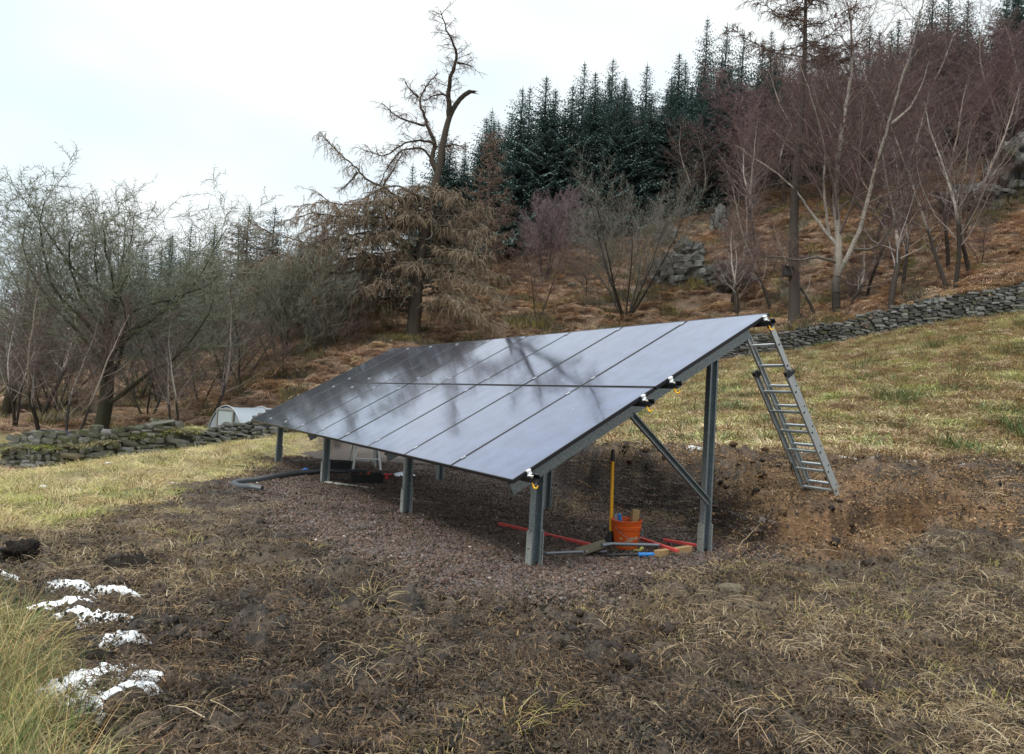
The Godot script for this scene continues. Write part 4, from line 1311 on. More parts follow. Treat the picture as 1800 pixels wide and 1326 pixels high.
var snow := []
func build_snow() -> void:
	snow_patch(-1.80, -3.55, 0.31, 0.23, 0.3, 1, "largest patch of old snow beside the rushes at the bottom left", 0.048)
	snow_patch(-1.70, -3.3, 0.22, 0.13, 0.1, 2, "patch of snow just in front of the largest one", 0.048)
	snow_patch(-2.42, -4.55, 0.23, 0.11, 0.3, 3, "narrow bright snow patch above the brown earth lump", 0.048)
	snow_patch(-2.75, -4.75, 0.20, 0.10, -0.3, 4, "long snow patch among the rushes left of the earth lump", 0.048)
	snow_patch(-3.0, -5.25, 0.19, 0.11, 0.2, 5, "uppermost snow patch at the top of the rush bank", 0.048)
	snow_patch(-2.62, -5.1, 0.16, 0.05, 0.1, 6, "thin strip of snow right of the uppermost patch", 0.048)
	snow_patch(-2.06, -4.1, 0.16, 0.07, 0.1, 7, "small snow patch above the largest one", 0.048)
	snow_patch(-3.6, -5.5, 0.19, 0.05, 0.2, 8, "faint snow strip at the far left end of the rush bank", 0.048)
	var g := RandomNumberGenerator.new()
	g.seed = 8
	var far := [[2.15, -11.8], [2.5, -11.4], [2.75, -11.0], [3.4, -10.5], [4.1, -10.35], [4.6, -10.3], [5.0, -10.35], [5.45, -10.2], [6.2, -10.2], [6.6, -10.15], [5.3, -10.05]]
	for k in far.size():
		snow_patch(far[k][0], far[k][1], g.randf_range(0.1, 0.28), g.randf_range(0.03, 0.06), g.randf_range(-0.3, 0.3), 20 + k, "", 0.022)
	rank_labels(snow.slice(8), "", " scrap of snow from the left along the peaty edge of the field")
	snow.clear()
	var left := [[-5.0, -11.2], [-4.6, -13.6], [-5.6, -11.9], [-6.6, -10.8], [-7.4, -14.0], [-4.3, -8.0]]
	for k in left.size():
		snow_patch(left[k][0], left[k][1], g.randf_range(0.05, 0.13), g.randf_range(0.03, 0.06), g.randf_range(-0.4, 0.4), 50 + k, "small scrap of snow in the pale grass on the left", 0.016)
	rank_labels(snow, "", " scrap of snow from the left in the pale grass")

func build_clods() -> void:
	# larger lumps of turned peat that stand out singly
	var mat := grainy("peat", 0.85, 3.0, 0.4, 1.0, 3.0)
	var list := [[-2.75, -5.65, 0.34, "dark lump of turned peat left of the muddy puddle"], [-3.75, -5.9, 0.26, "dark lump of peat at the far left edge above the rushes"], [-1.95, -3.72, 0.15, "rounded brown earth lump between rushes and largest snow patch"], [-2.0, -4.45, 0.17, "small dark peat lump right of the narrow snow patch"], [-1.55, -3.05, 0.11, "small peat crumb below the largest snow patch"]]
	for e in list:
		var mb := MB.new()
		var off := Vector3(e[0] * 3.0, 1, e[1])
		var nn := 12
		var first := 0
		for a in nn + 1:
			for b in nn * 2 + 1:
				var th := PI * a / nn
				var ph := TAU * b / (nn * 2)
				var p := Vector3(sin(th) * cos(ph), cos(th), sin(th) * sin(ph))
				var r := 1.0 + 0.7 * nz.get_noise_3dv(p * 1.2 + off) + 0.25 * nz.get_noise_3dv(p * 4.0 + off)
				mb.v.append(p * r * Vector3(0.5, 0.32, 0.42) * e[2]); mb.n.append(p)
				mb.c.append(Color(0.05, 0.037, 0.028).lerp(Color(0.025, 0.02, 0.016), smoothstep(-0.2, 0.3, nz.get_noise_3dv(p * 3.0 - off))))
		for a in nn:
			for b in nn * 2:
				var k := a * (nn * 2 + 1) + b
				mb.i.append_array([k, k + 1, k + nn * 2 + 2, k, k + nn * 2 + 2, k + nn * 2 + 1])
		for k in range(0, mb.i.size(), 3):
			var q: Vector3 = (mb.v[mb.i[k + 2]] - mb.v[mb.i[k]]).cross(mb.v[mb.i[k + 1]] - mb.v[mb.i[k]])
			if q.dot(mb.v[mb.i[k]]) < 0.0:
				var s := mb.i[k + 1]
				mb.i[k + 1] = mb.i[k + 2]; mb.i[k + 2] = s
		single("peat_lump", mb, mat, e[3], "earth", Transform3D(Basis(), at_ground(e[0], e[1], e[2] * 0.08)))

func build_puddles() -> void:
	var mat := paint("muddy_water", Color(0.085, 0.072, 0.058), 0.12, 0.0, 0.5)
	for e in [[-2.3, -5.1, 0.3, 0.2, "grey muddy puddle right of the dark peat lump"], [-2.7, -7.4, 0.28, 0.16, "small pale puddle in the churned mud below the black pipe"], [0.1, -4.0, 0.2, 0.12, "shallow puddle in the black mud in the middle foreground"], [0.6, -3.35, 0.16, 0.14, "puddle in a rut at the bottom of the picture"], [-1.6, -5.2, 0.3, 0.14, "wet hollow in the mud left of the gravel pad"], [-0.9, -3.6, 0.18, 0.13, "puddle in a boot print left of the middle foreground"]]:
		var lo := 1e9
		for k in 60:
			var a := TAU * k / 60.0 * 7.0
			var r := k / 60.0
			lo = minf(lo, height(e[0] + cos(a) * e[2] * r, e[1] + sin(a) * e[3] * r))
		var mb := MB.new()
		var q := []
		for k in 36:
			var a := TAU * k / 36.0
			var r := 1.0 + 0.35 * nz.get_noise_2d(cos(a) + e[0], sin(a) + e[1])
			q.append(Vector3(cos(a) * e[2] * r, 0, sin(a) * e[3] * r))
		mb.face(q, Vector3.UP, WHITE)
		var o := part("puddle", mb, mat, self, Transform3D(Basis(), Vector3(e[0], lo + 0.03, e[1])))
		tag(o, "", "", "", "structure")

# ---------------------------------------------------------------- trees
func grow(a: Array, p: Vector3, d: Vector3, L: float, r: float, lv: int, K: Dictionary, g: RandomNumberGenerator) -> void:
	var ns: int = K.seg[lv]
	var last: bool = lv + 1 >= K.seg.size()
	if ns == 1:
		var q: Vector3 = (d + rv(g) * K.gnarl[lv] + Vector3.UP * K.trop[lv]).normalized()
		a[1].spike(p, p + q * L, r, vary(K.col[lv], g, 0.25))
		return
	var pts := PackedVector3Array([p])
	var rad := PackedFloat32Array([r])
	var gn: float = K.gnarl[lv]
	var tr: float = K.trop[lv]
	var tp: float = K.taper[lv]
	for k in ns:
		d = (d + rv(g) * gn + Vector3.UP * tr).normalized()
		p += d * (L / ns)
		pts.append(p)
		rad.append(r * lerpf(1.0, tp, (k + 1.0) / ns))
	var sides := 8 if r > 0.1 else (5 if r > 0.03 else 3)
	var mb: MB = a[0] if lv <= K.split else a[1]
	var c0: Color = vary(K.col[lv], g, 0.15)
	var c1: Color = K.col[mini(lv + 1, K.col.size() - 1)] if K.get("fade", false) else c0
	if lv == 0 and K.has("foot"):
		# bark darker and fissured towards the foot (old bark, as on birches)
		var m := mini(K.get("footsegs", 3), ns - 1)
		mb.tube(pts.slice(0, m), rad.slice(0, m), sides, K.foot, K.foot * 1.6)
		mb.tube(pts.slice(m - 1, m + 1), rad.slice(m - 1, m + 1), sides, K.foot * 1.6, c0)
		mb.tube(pts.slice(m), rad.slice(m), sides, c0, c1)
	else:
		mb.tube(pts, rad, sides, c0, c1)
	if last: return
	sprout(a, pts, r, L, lv, K, g)

# side branches along a finished limb
func sprout(a: Array, pts: PackedVector3Array, r: float, L: float, lv: int, K: Dictionary, g: RandomNumberGenerator) -> void:
	var ns := pts.size() - 1
	var tp: float = K.taper[lv]
	var nc: int = K.n[lv]
	var az := g.randf() * TAU
	var fr: float = K.from[lv]
	for k in nc:
		var f := lerpf(fr, 1.0, (k + g.randf()) / nc)
		var x := f * ns
		var j := mini(int(x), ns - 1)
		var pos := pts[j].lerp(pts[j + 1], x - j)
		var dir := (pts[j + 1] - pts[j]).normalized()
		var s := dir.cross(Vector3(0.2, 0.3, 0.9)).normalized()
		az += 2.4 + g.randf_range(-0.5, 0.5)
		var ang: float = K.ang[lv] * g.randf_range(0.7, 1.25)
		var cd := dir * cos(ang) + (s * cos(az) + dir.cross(s) * sin(az)) * sin(ang)
		var fall := lerpf(1.15, K.get("tipshare", 0.5), (f - fr) / (1.0 - fr))
		grow(a, pos, cd, L * K.ratio[lv] * fall * g.randf_range(0.7, 1.2), maxf(lerpf(r, r * tp, f) * K.thin[lv], K.rmin), lv + 1, K, g)

func finish(a: Array, called: String, label: String, category: String, trunk_m: Material, crown_m: Material) -> Node3D:
	var o := Node3D.new()
	o.name = called
	var t := MeshInstance3D.new()
	t.name = "trunk"; t.mesh = a[0].mesh(trunk_m)
	o.add_child(t)
	var c := MeshInstance3D.new()
	c.name = "crown"; c.mesh = a[1].mesh(crown_m)
	o.add_child(c)
	tag(o, label, category)
	return o

func plant(proto: Node3D, x: float, z: float, size: Vector3, yaw: float, label: String, group := "", tilt := Vector3.ZERO, sink := 0.12) -> Node3D:
	var o: Node3D = proto.duplicate()
	o.name = numbered(proto.name)
	add_child(o, true)
	o.transform = Transform3D(Basis.from_euler(Vector3(tilt.x, yaw, tilt.z)) * Basis.from_scale(size), at_ground(x, z, -sink))
	o.set_meta("label", label)
	if group: o.set_meta("group", group)
	return o

const BIRCH_TWIG := Color(0.115, 0.078, 0.07)

func birch(sd: int, stems: int, H: float, r: float, spread: float, dense: int, twig := BIRCH_TWIG, bark := Color(0.62, 0.59, 0.54)) -> Node3D:
	var g := RandomNumberGenerator.new()
	g.seed = sd
	var a := [MB.new(), MB.new()]
	var K := {"seg": [12, 6, 4, 1], "gnarl": [0.13, 0.24, 0.3, 0.3], "trop": [0.05, 0.08, 0.02, -0.08], "n": [22, 11, dense], "ang": [0.75, 0.8, 0.75], "ratio": [0.36, 0.42, 0.5], "from": [0.2, 0.15, 0.05],
		"taper": [0.12, 0.2, 0.4, 0.2], "thin": [0.34, 0.45, 0.6], "rmin": 0.0068, "split": 0, "col": [bark, twig.lerp(bark, 0.3), twig, twig], "tipshare": 0.45, "foot": Color(0.055, 0.048, 0.042), "footsegs": 5}
	for s in stems:
		var az := TAU * s / stems + g.randf_range(-0.4, 0.4)
		var lean := spread * g.randf_range(0.6, 1.2)
		grow(a, Vector3(cos(az), 0, sin(az)) * (0.12 if stems > 1 else 0.0), Vector3(cos(az) * lean, 1, sin(az) * lean).normalized(), H * g.randf_range(0.82, 1.0), r * (1.0 if stems == 1 else g.randf_range(0.65, 0.95)), 0, K, g)
	return finish(a, "birch_tree", "", "tree", birch_bark(), leafy("twigs", 0.8))

func birch_bark() -> StandardMaterial3D:
	if not mats.has("birch_bark"):
		var m := grainy("birch_bark", 0.8, 2.2, 0.12, 1.0, 1.0)
		m.albedo_texture = noise_tex(0.035, 0.0, 1.0, 66, false, 3)
		var gr := Gradient.new()
		gr.offsets = PackedFloat32Array([0.0, 0.4, 0.47, 1.0])
		gr.colors = PackedColorArray([Color(0.2, 0.18, 0.17), Color(0.3, 0.27, 0.25), Color(0.9, 0.88, 0.86), Color(1, 1, 1)])
		m.albedo_texture.color_ramp = gr
		m.uv1_scale = Vector3(1.2, 2.6, 1.2)
	return mats["birch_bark"]

const BIG_BIRCH := [
	[Vector2(1175, 1045), Vector2(1178, 960), Vector2(1180, 900), Vector2(1190, 790), Vector2(1182, 640), Vector2(1190, 500), Vector2(1215, 350), Vector2(1240, 200), Vector2(1245, 100), Vector2(1230, -40)],
	[Vector2(1182, 900), Vector2(1215, 810), Vector2(1245, 720), Vector2(1270, 580), Vector2(1300, 440), Vector2(1335, 280), Vector2(1360, 180), Vector2(1380, 40)],
	[Vector2(1182, 800), Vector2(1130, 690), Vector2(1080, 590), Vector2(1040, 540), Vector2(980, 480), Vector2(890, 400)],
	[Vector2(1160, 740), Vector2(1130, 600), Vector2(1125, 500), Vector2(1090, 400), Vector2(1050, 310), Vector2(1005, 220)],
	[Vector2(1305, 430), Vector2(1360, 380), Vector2(1400, 310), Vector2(1430, 220)],
	[Vector2(1176, 850), Vector2(1110, 825), Vector2(1050, 835), Vector2(960, 825), Vector2(890, 835)],
	[Vector2(1225, 790), Vector2(1290, 800), Vector2(1340, 740), Vector2(1420, 690)],
	[Vector2(1250, 690), Vector2(1190, 600), Vector2(1150, 480)],
	[Vector2(1195, 470), Vector2(1250, 380), Vector2(1330, 330)],
	[Vector2(1215, 350), Vector2(1140, 260), Vector2(1080, 150)],
	[Vector2(1335, 280), Vector2(1400, 180), Vector2(1470, 110)],
]

# the large birch: its stem and limbs have their own courses, their twigs are grown
func big_birch() -> Node3D:
	var g := RandomNumberGenerator.new()
	g.seed = 222
	var a := [MB.new(), MB.new()]
	var bark := Color(0.52, 0.49, 0.45)
	var dark := Color(0.06, 0.052, 0.046)
	var K := {"seg": [12, 6, 4, 1], "gnarl": [0.13, 0.26, 0.3, 0.3], "trop": [0.05, 0.05, 0.02, -0.08], "n": [20, 9, 9], "ang": [0.8, 0.8, 0.75], "ratio": [0.3, 0.45, 0.5], "from": [0.25, 0.12, 0.05],
		"taper": [0.16, 0.2, 0.4, 0.2], "thin": [0.4, 0.45, 0.6], "rmin": 0.0068, "split": 0, "col": [bark, Color(0.15, 0.115, 0.1), BIRCH_TWIG, BIRCH_TWIG], "tipshare": 0.6}
	var made := []
	var radii := [0.19, 0.115, 0.08, 0.07, 0.07, 0.07, 0.07, 0.05, 0.06, 0.05, 0.05]
	for k in BIG_BIRCH.size():
		var q := PackedVector3Array()
		var cv := Curve3D.new()
		var out := 0.0 if k == 0 else g.randf_range(-0.5, 0.6)
		var o: Vector2 = BIG_BIRCH[k][0]
		var src := []
		for p in BIG_BIRCH[k]:
			var e := Vector2(p.x - 1175.0, 1045.0 - p.y) * 0.01207
			src.append(Vector3(e.x - 0.055 * e.y, e.y + 0.055 * e.x, out * p.distance_to(o) * 0.01207 * 0.6))
		if k > 0:      # start on the limb it springs from
			var best: Vector3 = made[0]
			for e in made:
				if Vector2(e.x - src[0].x, e.y - src[0].y).length() < Vector2(best.x - src[0].x, best.y - src[0].y).length():
					best = e
			for j in src.size():
				src[j].z += best.z
			src[0] = best
		for j in src.size():
			var tn: Vector3 = (src[mini(j + 1, src.size() - 1)] - src[maxi(j - 1, 0)]) * 0.16
			cv.add_point(src[j], -tn, tn)
		var L := cv.get_baked_length()
		var ns := maxi(int(L / 0.3), 6)
		var rr := PackedFloat32Array()
		var white := PackedColorArray()
		for j in ns + 1:
			q.append(cv.sample_baked(L * j / ns) + rv(g) * (0.0 if j == 0 else 0.025))
			made.append(q[j])
			rr.append(lerpf(radii[k], radii[k] * 0.16, pow(float(j) / ns, 0.85)))
		for j in ns:      # black fissured butt, then white with dark limbs and bands
			var hgt := q[j].y
			var c := dark.lerp(bark, smoothstep(1.0, 3.2, hgt) * (1.0 if k < 5 else 0.35))
			var c2 := dark.lerp(bark, smoothstep(1.0, 3.2, q[j + 1].y) * (1.0 if k < 5 else 0.35))
			a[0].tube(q.slice(j, j + 2), rr.slice(j, j + 2), 8 if rr[j] > 0.06 else 5, c, c2)
		K.n[0] = int(L * 2.6)
		sprout(a, q, radii[k], maxf(L, 3.5), 0, K, g)
	return finish(a, "birch_tree", "", "tree", birch_bark(), leafy("twigs", 0.8))

func bare_tree(called: String, sd: int, H: float, r: float, K2: Dictionary, stems := 1, spread := 0.3) -> Node3D:
	var g := RandomNumberGenerator.new()
	g.seed = sd
	var a := [MB.new(), MB.new()]
	for s in stems:
		var az := TAU * s / stems + g.randf_range(-0.4, 0.4)
		var lean := spread * g.randf_range(0.6, 1.2) if stems > 1 else 0.05
		grow(a, Vector3(cos(az), 0, sin(az)) * (r * 1.1 if stems > 1 else 0.0), Vector3(cos(az) * lean, 1, sin(az) * lean).normalized(), H * g.randf_range(0.85, 1.0), r * (1.0 if stems == 1 else g.randf_range(0.6, 0.95)), 0, K2, g)
	return finish(a, called, "", "tree", grainy("rough_bark", 0.9, 2.5, 0.5, 1.0, 2.5), leafy("twigs", 0.8))

func oak(sd: int, H: float) -> Node3D:
	var c := Color(0.12, 0.125, 0.08)
	var K := {"seg": [5, 8, 6, 4, 1], "gnarl": [0.18, 0.3, 0.42, 0.5, 0.55], "trop": [0.1, 0.1, 0.06, 0.04, 0.02], "n": [14, 13, 10, 11], "ang": [0.8, 0.7, 0.8, 0.85], "ratio": [1.08, 0.46, 0.46, 0.32], "from": [0.22, 0.15, 0.1, 0.05],
		"taper": [0.6, 0.16, 0.3, 0.35], "thin": [0.4, 0.42, 0.5, 0.6], "rmin": 0.0085, "split": 1, "col": [Color(0.13, 0.125, 0.08), c, Color(0.19, 0.2, 0.13), Color(0.15, 0.16, 0.115), Color(0.165, 0.17, 0.13)], "tipshare": 0.75}
	return bare_tree("oak_tree", sd, H * 0.55, H * 0.023, K)

func shrub(sd: int, H: float, col: Color, twig: Color, stems: int, spread: float, dense: int, up := 0.05) -> Node3D:
	var K := {"seg": [6, 4, 3, 1], "gnarl": [0.12, 0.2, 0.26, 0.25], "trop": [0.04, up, up, 0.02], "n": [12, 8, dense], "ang": [0.55, 0.6, 0.6], "ratio": [0.45, 0.5, 0.5], "from": [0.15, 0.12, 0.08],
		"taper": [0.2, 0.3, 0.4], "thin": [0.45, 0.55, 0.6], "rmin": 0.006, "split": 0, "col": [col, col.lerp(twig, 0.5), twig, twig], "tipshare": 0.55}
	return bare_tree("bare_shrub", sd, H, H * 0.008 + 0.015, K, stems, spread)

func spruce(sd: int, H: float, width: float, lowest: float) -> Node3D:
	var g := RandomNumberGenerator.new()
	g.seed = sd
	var a := [MB.new(), MB.new()]
	var tr := PackedVector3Array()
	var rr := PackedFloat32Array()
	for k in 9:
		tr.append(Vector3(g.randf_range(-0.04, 0.04), H * k / 8.0, g.randf_range(-0.04, 0.04))); rr.append(lerpf(H * 0.0135, 0.015, k / 8.0))
	a[0].tube(tr, rr, 7, Color(0.1, 0.085, 0.07), Color(0.1, 0.085, 0.07))
	var y := H * lowest
	while y < H * 0.985:
		var f := y / H
		var len_ := width * pow(1.0 - f, 0.85) * g.randf_range(0.55, 1.25) + 0.1
		var nb_ := 8 if f < 0.8 else 6
		var az0 := g.randf() * TAU
		for k in nb_:
			if g.randf() < 0.1: continue
			var az := az0 + TAU * k / nb_ + g.randf_range(-0.3, 0.3)
			var L := len_ * g.randf_range(0.5, 1.25)
			var rise := lerpf(-0.28, 0.75, pow(f, 1.5)) + g.randf_range(-0.12, 0.12)
			var out := Vector3(cos(az), 0, sin(az))
			var sd_ := Vector3(-sin(az), 0, cos(az))
			var p := Vector3(0, y + g.randf_range(-0.3, 0.3) * (1.0 - f), 0)
			var steps := clampi(int(L / 0.24), 3, 13)
			var base := Color(0.066, 0.108, 0.1).lerp(Color(0.135, 0.19, 0.172), g.randf())
			var pts := PackedVector3Array([p])
			for s in steps:
				var q := float(s + 1) / steps
				p += (out + Vector3.UP * (rise - 0.35 * sin(q * PI) + 0.55 * q * q * (1.0 - f))).normalized() * (L / steps)
				pts.append(p)
			var thinner := lerpf(1.0, 0.32, pow(f, 2.6))
			# needled twigs: the axis and its drooping side sprays
			a[1].blade(pts, 0.07 * thinner, sd_, base * 0.8, base)
			for s in range(1, steps + 1):
				var q := float(s) / steps
				for e in [-1.0, 1.0]:
					var sl: float = (0.2 + 0.62 * (1.0 - q) * minf(1.0, L / 2.0)) * g.randf_range(0.6, 1.15) * thinner
					var dv: Vector3 = (sd_ * e + out * g.randf_range(0.45, 0.9) + Vector3.UP * g.randf_range(-0.9, 0.1)).normalized()
					var o: Vector3 = pts[s] + rv(g) * 0.03
					var col := vary(base, g, 0.3)
					var up := out.cross(dv).cross(dv).normalized()
					var wd := dv.cross(Vector3.UP).normalized()
					var mid: Vector3 = o + dv * sl * 0.55 + Vector3.DOWN * sl * 0.05
					var tip: Vector3 = o + dv * sl + Vector3.DOWN * sl * 0.28
					a[1].blade(PackedVector3Array([o, mid, tip]), 0.085 * thinner, wd, col, col * 1.15)
					# tassels that break the outline
					for m in 2:
						var o2 := o.lerp(tip, g.randf_range(0.25, 0.8))
						var d2: Vector3 = (dv * 0.6 + wd * (1.0 if m == 0 else -1.0) * 0.8 + Vector3.DOWN * g.randf_range(0.1, 0.7)).normalized()
						a[1].blade(PackedVector3Array([o2, o2 + d2 * sl * 0.42]), 0.065 * thinner, d2.cross(Vector3.UP).normalized(), col, col * 1.2)
		y += lerpf(0.36, 0.22, f) * H / 15.0
	a[1].spike(Vector3(0, H * 0.95, 0), Vector3(0.03, H * 1.03, 0), 0.03, Color(0.09, 0.12, 0.09))
	return finish(a, "spruce_tree", "", "tree", grainy("rough_bark", 0.9, 2.5, 0.5, 1.0, 2.5), leafy("needles", 0.7, 0.5))

# a larch twig: thin shoot with short hanging side shoots
func larch_twigs(mb: MB, p: Vector3, d: Vector3, L: float, g: RandomNumberGenerator, col: Color, hang: float) -> void:
	var pts := PackedVector3Array([p])
	for k in 3:
		d = (d + rv(g) * 0.25 + Vector3.DOWN * hang * (k + 1) * 0.35).normalized()
		p += d * L / 3.0
		pts.append(p)
	mb.tube(pts, PackedFloat32Array([0.011, 0.009, 0.008, 0.005]), 3, vary(col, g), vary(col, g))
	var n := int(L / 0.075)
	for k in n:
		var f := (k + g.randf()) / n * 3.0
		var j := mini(int(f), 2)
		var o := pts[j].lerp(pts[j + 1], f - j)
		var q := (rv(g) * 0.9 + Vector3.DOWN * hang * 0.9 + d * 0.35).normalized()
		mb.spike(o, o + q * g.randf_range(0.1, 0.36), 0.0075, vary(col, g, 0.3))

func larch_limb(a: Array, pts3: PackedVector3Array, r0: float, r1: float, g: RandomNumberGenerator, hang: float, dens: float, twig: Color, bark: Color, reach := 0.9) -> void:
	var cv := Curve3D.new()
	for k in pts3.size():
		var tn: Vector3 = (pts3[mini(k + 1, pts3.size() - 1)] - pts3[maxi(k - 1, 0)]) * 0.16
		cv.add_point(pts3[k], -tn, tn)
	var L := cv.get_baked_length()
	var n := maxi(int(L / 0.22), 3)
	var p := PackedVector3Array()
	var rr := PackedFloat32Array()
	for k in n + 1:
		p.append(cv.sample_baked(L * k / n) + rv(g) * 0.035 * minf(1.0, k * 0.5))
		rr.append(lerpf(r0, r1, pow(float(k) / n, 0.8)))
	a[0].tube(p, rr, 8 if r0 > 0.12 else 5, bark, bark.lerp(twig, 0.5))
	if dens <= 0.0: return
	var m := int(L * dens)
	for k in m:
		var f := lerpf(0.12, 1.0, (k + g.randf()) / m)
		var j := mini(int(f * n), n - 1)
		var dir := (p[j + 1] - p[j]).normalized()
		var s := dir.cross(Vector3.UP).normalized() * (1.0 if k % 2 else -1.0)
		var d := (s * g.randf_range(0.5, 1.0) + dir * g.randf_range(0.2, 0.9) + Vector3.UP * g.randf_range(-0.5, 0.6) * (1.0 - hang * 0.5)).normalized()
		var bl := g.randf_range(0.35, 1.0) * reach
		var bp := PackedVector3Array([p[j]])
		var q := p[j]
		for e in 3:
			d = (d + rv(g) * 0.25 + Vector3.DOWN * hang * 0.12).normalized()
			q += d * bl / 3.0
			bp.append(q)
		a[0].tube(bp, PackedFloat32Array([0.02, 0.016, 0.013, 0.009]), 3, bark.lerp(twig, 0.4), twig)
		for e in 4:
			larch_twigs(a[1], bp[1 + e % 3].lerp(bp[mini(2 + e % 3, 3)], g.randf()), (d * 0.5 + rv(g) * 0.8).normalized(), g.randf_range(0.3, 0.75) * reach, g, twig, hang)

func build_larch() -> void:
	var g := RandomNumberGenerator.new()
	g.seed = 404
	var a := [MB.new(), MB.new()]
	var bark := Color(0.15, 0.125, 0.10)
	var pale := Color(0.27, 0.215, 0.15)      # lower shoots, tan with lichen
	var dark := Color(0.17, 0.115, 0.09)       # upper shoots
	var axis := []
	for k in LARCH.size():
		var q := PackedVector3Array()
		var first: Vector2 = LARCH[k][0]
		var out := g.randf_range(-0.45, 0.45)
		for j in LARCH[k].size():
			var e: Vector2 = LARCH[k][j]
			q.append(Vector3(e.x, e.y, 0.0 if k == 0 else out * e.distance_to(first) + 0.25 * nz.get_noise_2d(j * 0.7, k * 3.0) * minf(j, 2)))
		if k == 0:
			axis = Array(q)
			var rr := PackedFloat32Array()
			for j in q.size(): rr.append(lerpf(0.40, 0.1, pow(float(j) / (q.size() - 1), 0.7)))
			var cv := Curve3D.new()
			for j in q.size():
				var tn: Vector3 = (q[mini(j + 1, q.size() - 1)] - q[maxi(j - 1, 0)]) * 0.16
				cv.add_point(q[j], -tn, tn)
			var p := PackedVector3Array()
			var r2 := PackedFloat32Array()
			for j in 41:
				var f := j / 40.0
				p.append(cv.sample_baked(cv.get_baked_length() * f)); r2.append(lerpf(0.40, 0.11, pow(f, 0.75)) * (1.25 if j == 0 else 1.0))
			a[0].tube(p, r2, 11, bark, bark * 0.75)
			# splintered broken end
			for j in 6:
				a[0].spike(p[40] + rv(g) * 0.06, p[40] + Vector3(0.5, g.randf_range(-0.15, 0.25), 0) * g.randf_range(0.5, 1.0), 0.06, bark)
			continue
		var high := first.y > 7.4
		larch_limb(a, q, 0.15 if k in [1, 3] else (0.095 if not high else 0.07), 0.018, g, 0.25 if high else 0.85, 6.5 if high else 7.0, dark if high else pale.lerp(dark, g.randf() * 0.35), bark * (0.7 if high else 0.9), 0.75 if high else 1.0)
	# long low limbs sweeping out to the left, one above the other
	for k in 26:
		var y := lerpf(1.8, 7.4, g.randf())
		var az := PI + g.randf_range(-0.75, 0.75)
		var L := lerpf(8.6, 5.0, absf(y - 4.2) / 4.0) * g.randf_range(0.5, 1.1)
		var o := Vector3(lerpf(0.03, 0.6, y / 8.0), y, 0)
		var q := PackedVector3Array([o])
		for j in 5:
			var f := (j + 1) / 5.0
			q.append(o + Vector3(cos(az), 0, sin(az)) * L * f + Vector3.UP * (g.randf_range(0.2, 1.0) * sin(f * PI) - 0.8 * f * f + g.randf_range(-0.35, 0.35)))
		larch_limb(a, q, 0.07, 0.013, g, 0.95, 6.5, pale.lerp(dark, g.randf() * 0.5), bark * 0.85)
	# limbs towards and away from the viewer
	for k in 34:
		var y := lerpf(1.7, 8.2, (k + g.randf()) / 34.0)
		var az := k * 2.4 + g.randf()
		var L := lerpf(5.2, 2.6, (y - 1.7) / 6.1) * g.randf_range(0.75, 1.15)
		var o := Vector3(lerpf(0.03, 0.6, y / 8.0), y, 0)
		var q := PackedVector3Array([o])
		for j in 4:
			var f := (j + 1) / 4.0
			q.append(o + Vector3(cos(az), 0, sin(az)) * L * f + Vector3.UP * (0.25 * sin(f * PI) - 0.55 * f * f + g.randf_range(-0.15, 0.15)))
		larch_limb(a, q, 0.07, 0.012, g, 0.9, 6.5, pale.lerp(dark, g.randf() * 0.35), bark * 0.9)
	# lichen-grey dead branchlets
	for k in 60:
		var o := Vector3(g.randf_range(-3.2, 3.2), g.randf_range(2.0, 6.5), g.randf_range(-1.5, 2.2))
		var d := (rv(g) + Vector3.DOWN * 0.3).normalized()
		var q := PackedVector3Array([o])
		for j in 4:
			d = (d + rv(g) * 0.45).normalized()
			o += d * 0.22
			q.append(o)
		a[0].tube(q, PackedFloat32Array([0.022, 0.02, 0.017, 0.013, 0.008]), 4, Color(0.3, 0.31, 0.24), Color(0.3, 0.31, 0.24))
	var t := finish(a, "larch_tree", "", "tree", grainy("rough_bark", 0.9, 2.5, 0.5, 1.0, 2.5), leafy("twigs", 0.8))
	plant(t, -10.9, -40.5, Vector3(0.8, 0.4, 0.8), 2.6, "smaller drooping larch to the left of the old gnarled one", "", Vector3.ZERO, 0.25)
	plant(t, -4.86, -36.0, Vector3(0.97, 0.965, 0.97), 0.0, "old gnarled larch with a broken leaning top behind the array", "", Vector3.ZERO, 0.25)

func small_larch(sd: int, H: float, clean: float, reach: float, twig: Color) -> Node3D:
	var g := RandomNumberGenerator.new()
	g.seed = sd
	var a := [MB.new(), MB.new()]
	var bark := Color(0.14, 0.115, 0.10)
	var q := PackedVector3Array()
	var r := PackedFloat32Array()
	for k in 13:
		q.append(Vector3(0.08 * sin(k * 0.8 + sd), H * k / 12.0, 0.06 * cos(k * 1.1))); r.append(lerpf(H * 0.0145, 0.012, pow(k / 12.0, 0.9)))
	a[0].tube(q, r, 8, bark, bark * 0.9)
	var n := int((1.0 - clean) * H * 5.0)
	for k in n:
		var f := lerpf(clean, 0.985, (k + g.randf()) / n)
		var az := k * 2.4 + g.randf()
		var L := reach * (1.05 - f) / (1.05 - clean) * g.randf_range(0.6, 1.15) + 0.15
		var o := Vector3(0, H * f, 0)
		var p := PackedVector3Array([o])
		for j in 3:
			var e := (j + 1) / 3.0
			p.append(o + Vector3(cos(az), 0, sin(az)) * L * e + Vector3.UP * (L * 0.18 * e * e - 0.12 * sin(e * PI)))
		larch_limb(a, p, 0.03, 0.008, g, 0.45, 9.0, twig, bark, 0.55)
	return finish(a, "larch_tree", "", "tree", grainy("rough_bark", 0.9, 2.5, 0.5, 1.0, 2.5), leafy("twigs", 0.8))

